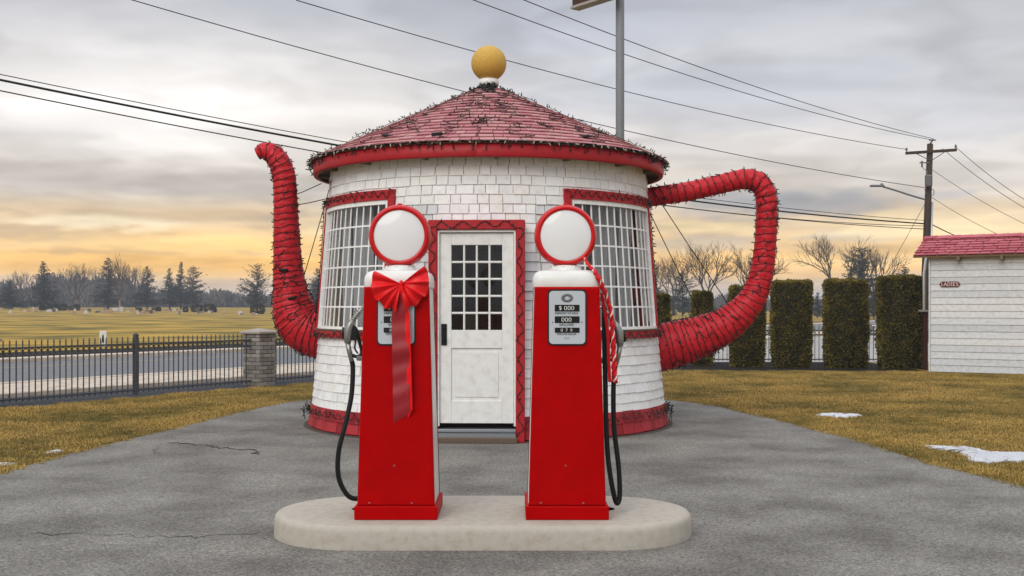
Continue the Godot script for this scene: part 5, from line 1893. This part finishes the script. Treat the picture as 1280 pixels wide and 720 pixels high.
func bare_tree(at: Vector3, h: float, spread: float, label: String, seed_value: int, bark: Material) -> void:
	var rng := rng_of(seed_value)
	var t := thing("bare_tree", label, "tree", at, rng.randf() * TAU, "leafless trees beyond the road")
	var st := begin()
	var tips := []
	tube(st, [Vector3(0, -0.3, 0), Vector3(0.05, h * 0.12, 0), Vector3(0, h * 0.2, 0.05)], [h * 0.020, h * 0.016, h * 0.013], 8)
	var trunk := obj("trunk", st, bark, t)
	trunk.set_meta("label", "short forked trunk")
	st = begin()
	for k in 4:
		var a := TAU * k / 4.0 + rng.randf_range(-0.4, 0.4)
		var d := Vector3(cos(a) * 0.45 * spread, 1.0, sin(a) * 0.45 * spread).normalized()
		grow(st, Vector3(0, h * rng.randf_range(0.13, 0.19), 0.03), d, h * 0.27, h * 0.0100, 1, rng, spread, tips)
	obj("crown", st, M.twig, t)

func shrub(at: Vector3, w: float, h: float, label: String, seed_value: int, ball := false) -> void:
	var rng := rng_of(seed_value)
	var t := thing("round_shrub", label, "shrub", at, 0.0, "low dark shrubs in the cemetery")
	var leaf := begin()
	var n := 900
	for k in n:
		var d := Vector3(rng.randf_range(-1, 1), rng.randf_range(-1, 1), rng.randf_range(-1, 1)).normalized()
		var p := Vector3(d.x * w * 0.5, h * 0.5 + d.y * h * 0.5, d.z * w * 0.5) * (1.0 - (0.0 if ball else 0.12 * rng.randf()))
		tuft_cards(leaf, p * 0.93, minf(w, h) * 0.22, 1, rng, Color(0.014, 0.016, 0.010), Color(0.05, 0.045, 0.028), 0.0, d)
	obj("foliage", leaf, M.leafy, t)
	var st := begin(true)
	tube(st, [Vector3(0, -0.2, 0), Vector3(0, h * 0.6, 0)], [w * 0.06, w * 0.03], 6)
	obj("stem", st, M.bark, t)

func far_at(px: float, z: float) -> Vector3:
	# a place on the ground z metres out, along a bearing given as sideways over forward
	var x := (px - 640.0) / 1400.0 * z
	return Vector3(x, land((Vector2(x, -z) - FENCE).dot(ACROSS)), -z)

func make_trees() -> void:
	var list := [[12, 205, 5.6, 6.2, "short broad spruce at the near end of the cemetery row", 0.0], [54, 215, 9.3, 6.6, "tall dense spruce beside a row of dark round shrubs", 0.0], [135, 225, 10.6, 6.4, "tallest spruce growing beside a pale leafless birch", 0.0], [184, 230, 8.9, 6.2, "slender spruce with an open trunk standing alone", 0.0], [212, 235, 8.7, 5.6, "leaning pine at the left of a group of three", 0.35], [226, 240, 10.2, 4.6, "tallest middle pine of a group of three", 0.35], [241, 232, 8.8, 5.2, "ragged round-topped pine at the end of a group of three", 0.9], [321, 205, 8.4, 6.0, "broad round-headed pine standing over a clipped ball shrub", 1.0], [397, 190, 7.6, 7.0, "dark evergreen half hidden between spout and teapot wall", 0.2], [853, 170, 6.7, 5.0, "dark bushy juniper behind the smallest hedge", 0.6], [822, 175, 4.6, 7.0, "low dark evergreen hidden against the teapot window", 0.3], [932, 150, 4.4, 3.6, "small dark evergreen peeping over the hedge inside the handle", 0.3], [1076, 150, 9.6, 4.6, "dark narrow evergreen beside a big leafless tree", 0.5], [1131, 150, 7.0, 7.6, "broad spruce rising over the tallest hedge", 0.0], [1105, 175, 5.9, 6.0, "low wide evergreen mass over the hedge gap", 0.6], [1092, 140, 4.1, 1.9, "little pointed evergreen in the gap between hedges", 0.0], [1022, 150, 3.6, 2.4, "little dark evergreen low in the hedge gap beside the outer handle hedge", 0.2]]
	for i in list.size():
		var q: Array = list[i]
		conifer(far_at(q[0], q[1]), q[2], q[3] * 1.2, q[4], 200 + i, q[5])
	var bare := [[96, 225, 9.2, 1.25, "spreading pale leafless tree between two spruces", M.pale_bark], [150, 222, 9.8, 0.95, "pale trunked leafless birch leaning out from the tallest spruce", M.pale_bark], [170, 240, 8.8, 0.9, "brownish leafless tree behind the pale birch", M.bark], [28, 260, 8.2, 1.0, "faint leafless tree behind the short broad spruce", M.bark], [884, 165, 9.4, 1.15, "wide leafless tree rising over the hedge inside the handle", M.bark], [842, 180, 8.0, 1.1, "leafless tree tangled behind the dark juniper", M.bark], [938, 170, 8.6, 1.1, "leafless tree half hidden behind the upright of the handle", M.bark], [1050, 165, 10.0, 1.2, "large leafless tree glowing yellow over the hedges near the utility pole", M.bark], [815, 200, 8.2, 1.0, "leafless tree at the edge of the teapot window", M.bark], [1092, 168, 8.4, 0.9, "leafless tree tangled with the narrow evergreen", M.bark]]
	for i in bare.size():
		var q: Array = bare[i]
		bare_tree(far_at(q[0], q[1]), q[2] * (1.28 if q[0] < 500 else 1.5), q[3], q[4], 300 + i, q[5])
	# shrubs in the cemetery
	var sh := [[53, 190, 0.95, 0.95, 0], [62, 190, 0.9, 0.95, 0], [70, 190, 1.0, 1.05, 0], [79, 190, 1.15, 1.15, 0], [96, 192, 1.0, 1.1, 0], [88, 195, 0.8, 0.7, 0], [246, 185, 1.9, 1.35, 0], [262, 190, 2.0, 1.4, 0], [267, 182, 0.8, 0.9, 0], [232, 180, 0.8, 0.9, 0], [198, 190, 0.8, 0.8, 0], [192, 190, 0.6, 0.6, 0], [322, 165, 1.9, 1.5, 1], [174, 185, 0.9, 0.7, 0]]
	for i in sh.size():
		var q: Array = sh[i]
		shrub(far_at(q[0], q[1]), q[2], q[3], "large clipped ball shrub below the round-headed pine" if q[4] else ("broad dark mounded shrub below the group of three pines" if q[2] > 1.5 else "small dark round shrub among the gravestones"), 400 + i, q[4] == 1)
	# gravestones
	var rng := rng_of(15)
	for i in 90:
		var px := rng.randf_range(-10, 330) if i < 80 else rng.randf_range(840, 960)
		var z := rng.randf_range(150, 205)
		var kind := rng.randi() % 3
		var w := rng.randf_range(0.3, 0.65)
		var h := rng.randf_range(0.2, 0.55)
		var st := begin()
		if kind == 0:
			var p := PackedVector2Array([Vector2(-w / 2, 0), Vector2(w / 2, 0)])
			for k in 9: p.append(Vector2(w / 2 * cos(PI * k / 8.0), h * 0.7 + h * 0.3 * sin(PI * k / 8.0)))
			extrude(st, p, -0.09, 0.09)
		elif kind == 1:
			box(st, Vector3(w, h * 0.85, 0.18), Vector3(0, h * 0.42 + 0.08, 0), 0.02)
			box(st, Vector3(w + 0.2, 0.12, 0.34), Vector3(0, 0.02, 0), 0.02)
		else:
			box(st, Vector3(0.14, h * 1.2, 0.10), Vector3(0, h * 0.6, 0), 0.02)
			box(st, Vector3(0.40, 0.13, 0.09), Vector3(0, h * 0.85, 0), 0.02)
		var o := obj("gravestone", st, M.stone[rng.randi() % 4], self)
		o.position = far_at(px, z)
		o.rotation.y = rng.randf_range(-0.3, 0.3)
		tag(o, ["small round-topped gravestone in the grassy cemetery", "squared gravestone on a plinth in the grassy cemetery", "small cross gravestone in the grassy cemetery"][kind], "gravestone", "gravestones in the cemetery")
	var tomb := begin()
	box(tomb, Vector3(1.1, 0.5, 0.6), Vector3(-0.4, 0.3, 0), 0.03)
	box(tomb, Vector3(0.65, 0.75, 0.6), Vector3(0.55, 0.37, 0), 0.03)
	var to := obj("stone_tomb", tomb, M.stone[0], self)
	to.position = far_at(148, 185)
	tag(to, "low pale two-part stone tomb in front of the leafless birch", "tomb")
	# white roadside post with a black mark
	var mp := thing("marker_post", "white marker post with a black figure beyond the road", "post", road_pt(-16.0, -19.6, 0))
	mp.position = far_at(129, 41.5)
	mp.position.y = 0.0
	var st := begin()
	box(st, Vector3(0.26, 0.62, 0.07), Vector3(0, 0.31, 0), 0.01)
	obj("board", st, M.utility_box, mp)
	st = begin()
	extrude(st, PackedVector2Array([Vector2(-0.02, 0.46), Vector2(0.02, 0.50), Vector2(0.035, 0.40), Vector2(0.05, 0.16), Vector2(0.015, 0.17), Vector2(0.0, 0.28), Vector2(-0.02, 0.17), Vector2(-0.05, 0.16), Vector2(-0.03, 0.36)]), 0.035, 0.045)
	obj("figure", st, M.black, mp)
	# low board with a numeral seen through the hedge gap
	var nb := thing("number_board", "low beige board with a white numeral seen in the hedge gap", "sign", Vector3(19.4, 0.0, -60))
	st = begin()
	box(st, Vector3(1.2, 0.55, 0.08), Vector3(-0.35, 0.32, 0), 0.01)
	obj("board", st, M.lamp_grey, nb)
	text(nb, "lettering", "2", 0.44, Vector3(0.0, 0.33, 0.047), M.stripe_white, 1.0, 0.01)

func make_far_woods() -> void:
	# a distant belt of bare woodland that reads as one mass
	var rng := rng_of(8)
	var clump := begin()
	for k in 150:
		var a := rng.randf() * TAU
		var r := rng.randf() * 2.2
		var p := Vector3(cos(a) * r, rng.randf_range(0.0, 4.5), sin(a) * r)
		var d := Vector3(rng.randf_range(-0.6, 0.6), 1.0, rng.randf_range(-0.6, 0.6)).normalized()
		var s := d.cross(Vector3(rng.randf_range(-1, 1), 0.1, rng.randf_range(-1, 1))).normalized()
		var l := rng.randf_range(0.8, 2.0)
		var w := rng.randf_range(0.08, 0.35)
		quad(clump, p - s * w, p + s * w, p + d * l + s * w * 0.4, p + d * l - s * w * 0.4, Vector3(cos(a), 0.2, sin(a)))
	var mesh := finish(clump)
	var mm := MultiMesh.new()
	mm.transform_format = MultiMesh.TRANSFORM_3D
	mm.use_colors = true
	mm.mesh = mesh
	mm.instance_count = 2600
	for i in mm.instance_count:
		var px := rng.randf_range(-260, 1500)
		var z := rng.randf_range(330, 430)
		var tall := 0.85 + 0.55 * noise_a.get_noise_1d(px * 0.011 + 5.0) + 0.35 * noise_b.get_noise_1d(px * 0.06)
		if px < 170: tall += 0.35
		if px > 600: tall *= 0.62
		if px > 250 and px < 400: tall *= 0.9
		var s := rng.randf_range(0.8, 1.25)
		mm.set_instance_transform(i, Transform3D(Basis(Vector3.UP, rng.randf() * TAU).scaled(Vector3(s, s * maxf(tall, 0.4) * rng.randf_range(0.6, 1.25), s)), far_at(px, z)))
		var c := Color(0.07, 0.062, 0.055).lerp(Color(0.13, 0.115, 0.095), rng.randf())
		mm.set_instance_color(i, c)
	var o := MultiMeshInstance3D.new()
	o.name = numbered("far_woods")
	o.multimesh = mm
	o.material_override = M.blade
	add_child(o)
	tag(o, "hazy grey belt of bare woodland along the horizon", "woods", "", "stuff")

# ------------------------------------------------------------------
func _ready() -> void:
	make_materials()
	make_view()
	make_ground()
	make_teapot()
	make_pumps()
	make_shed()
	make_fences()
	make_hedges()
	make_poles()
	make_trees()
	make_far_woods()
	make_snow()
	make_lawn()
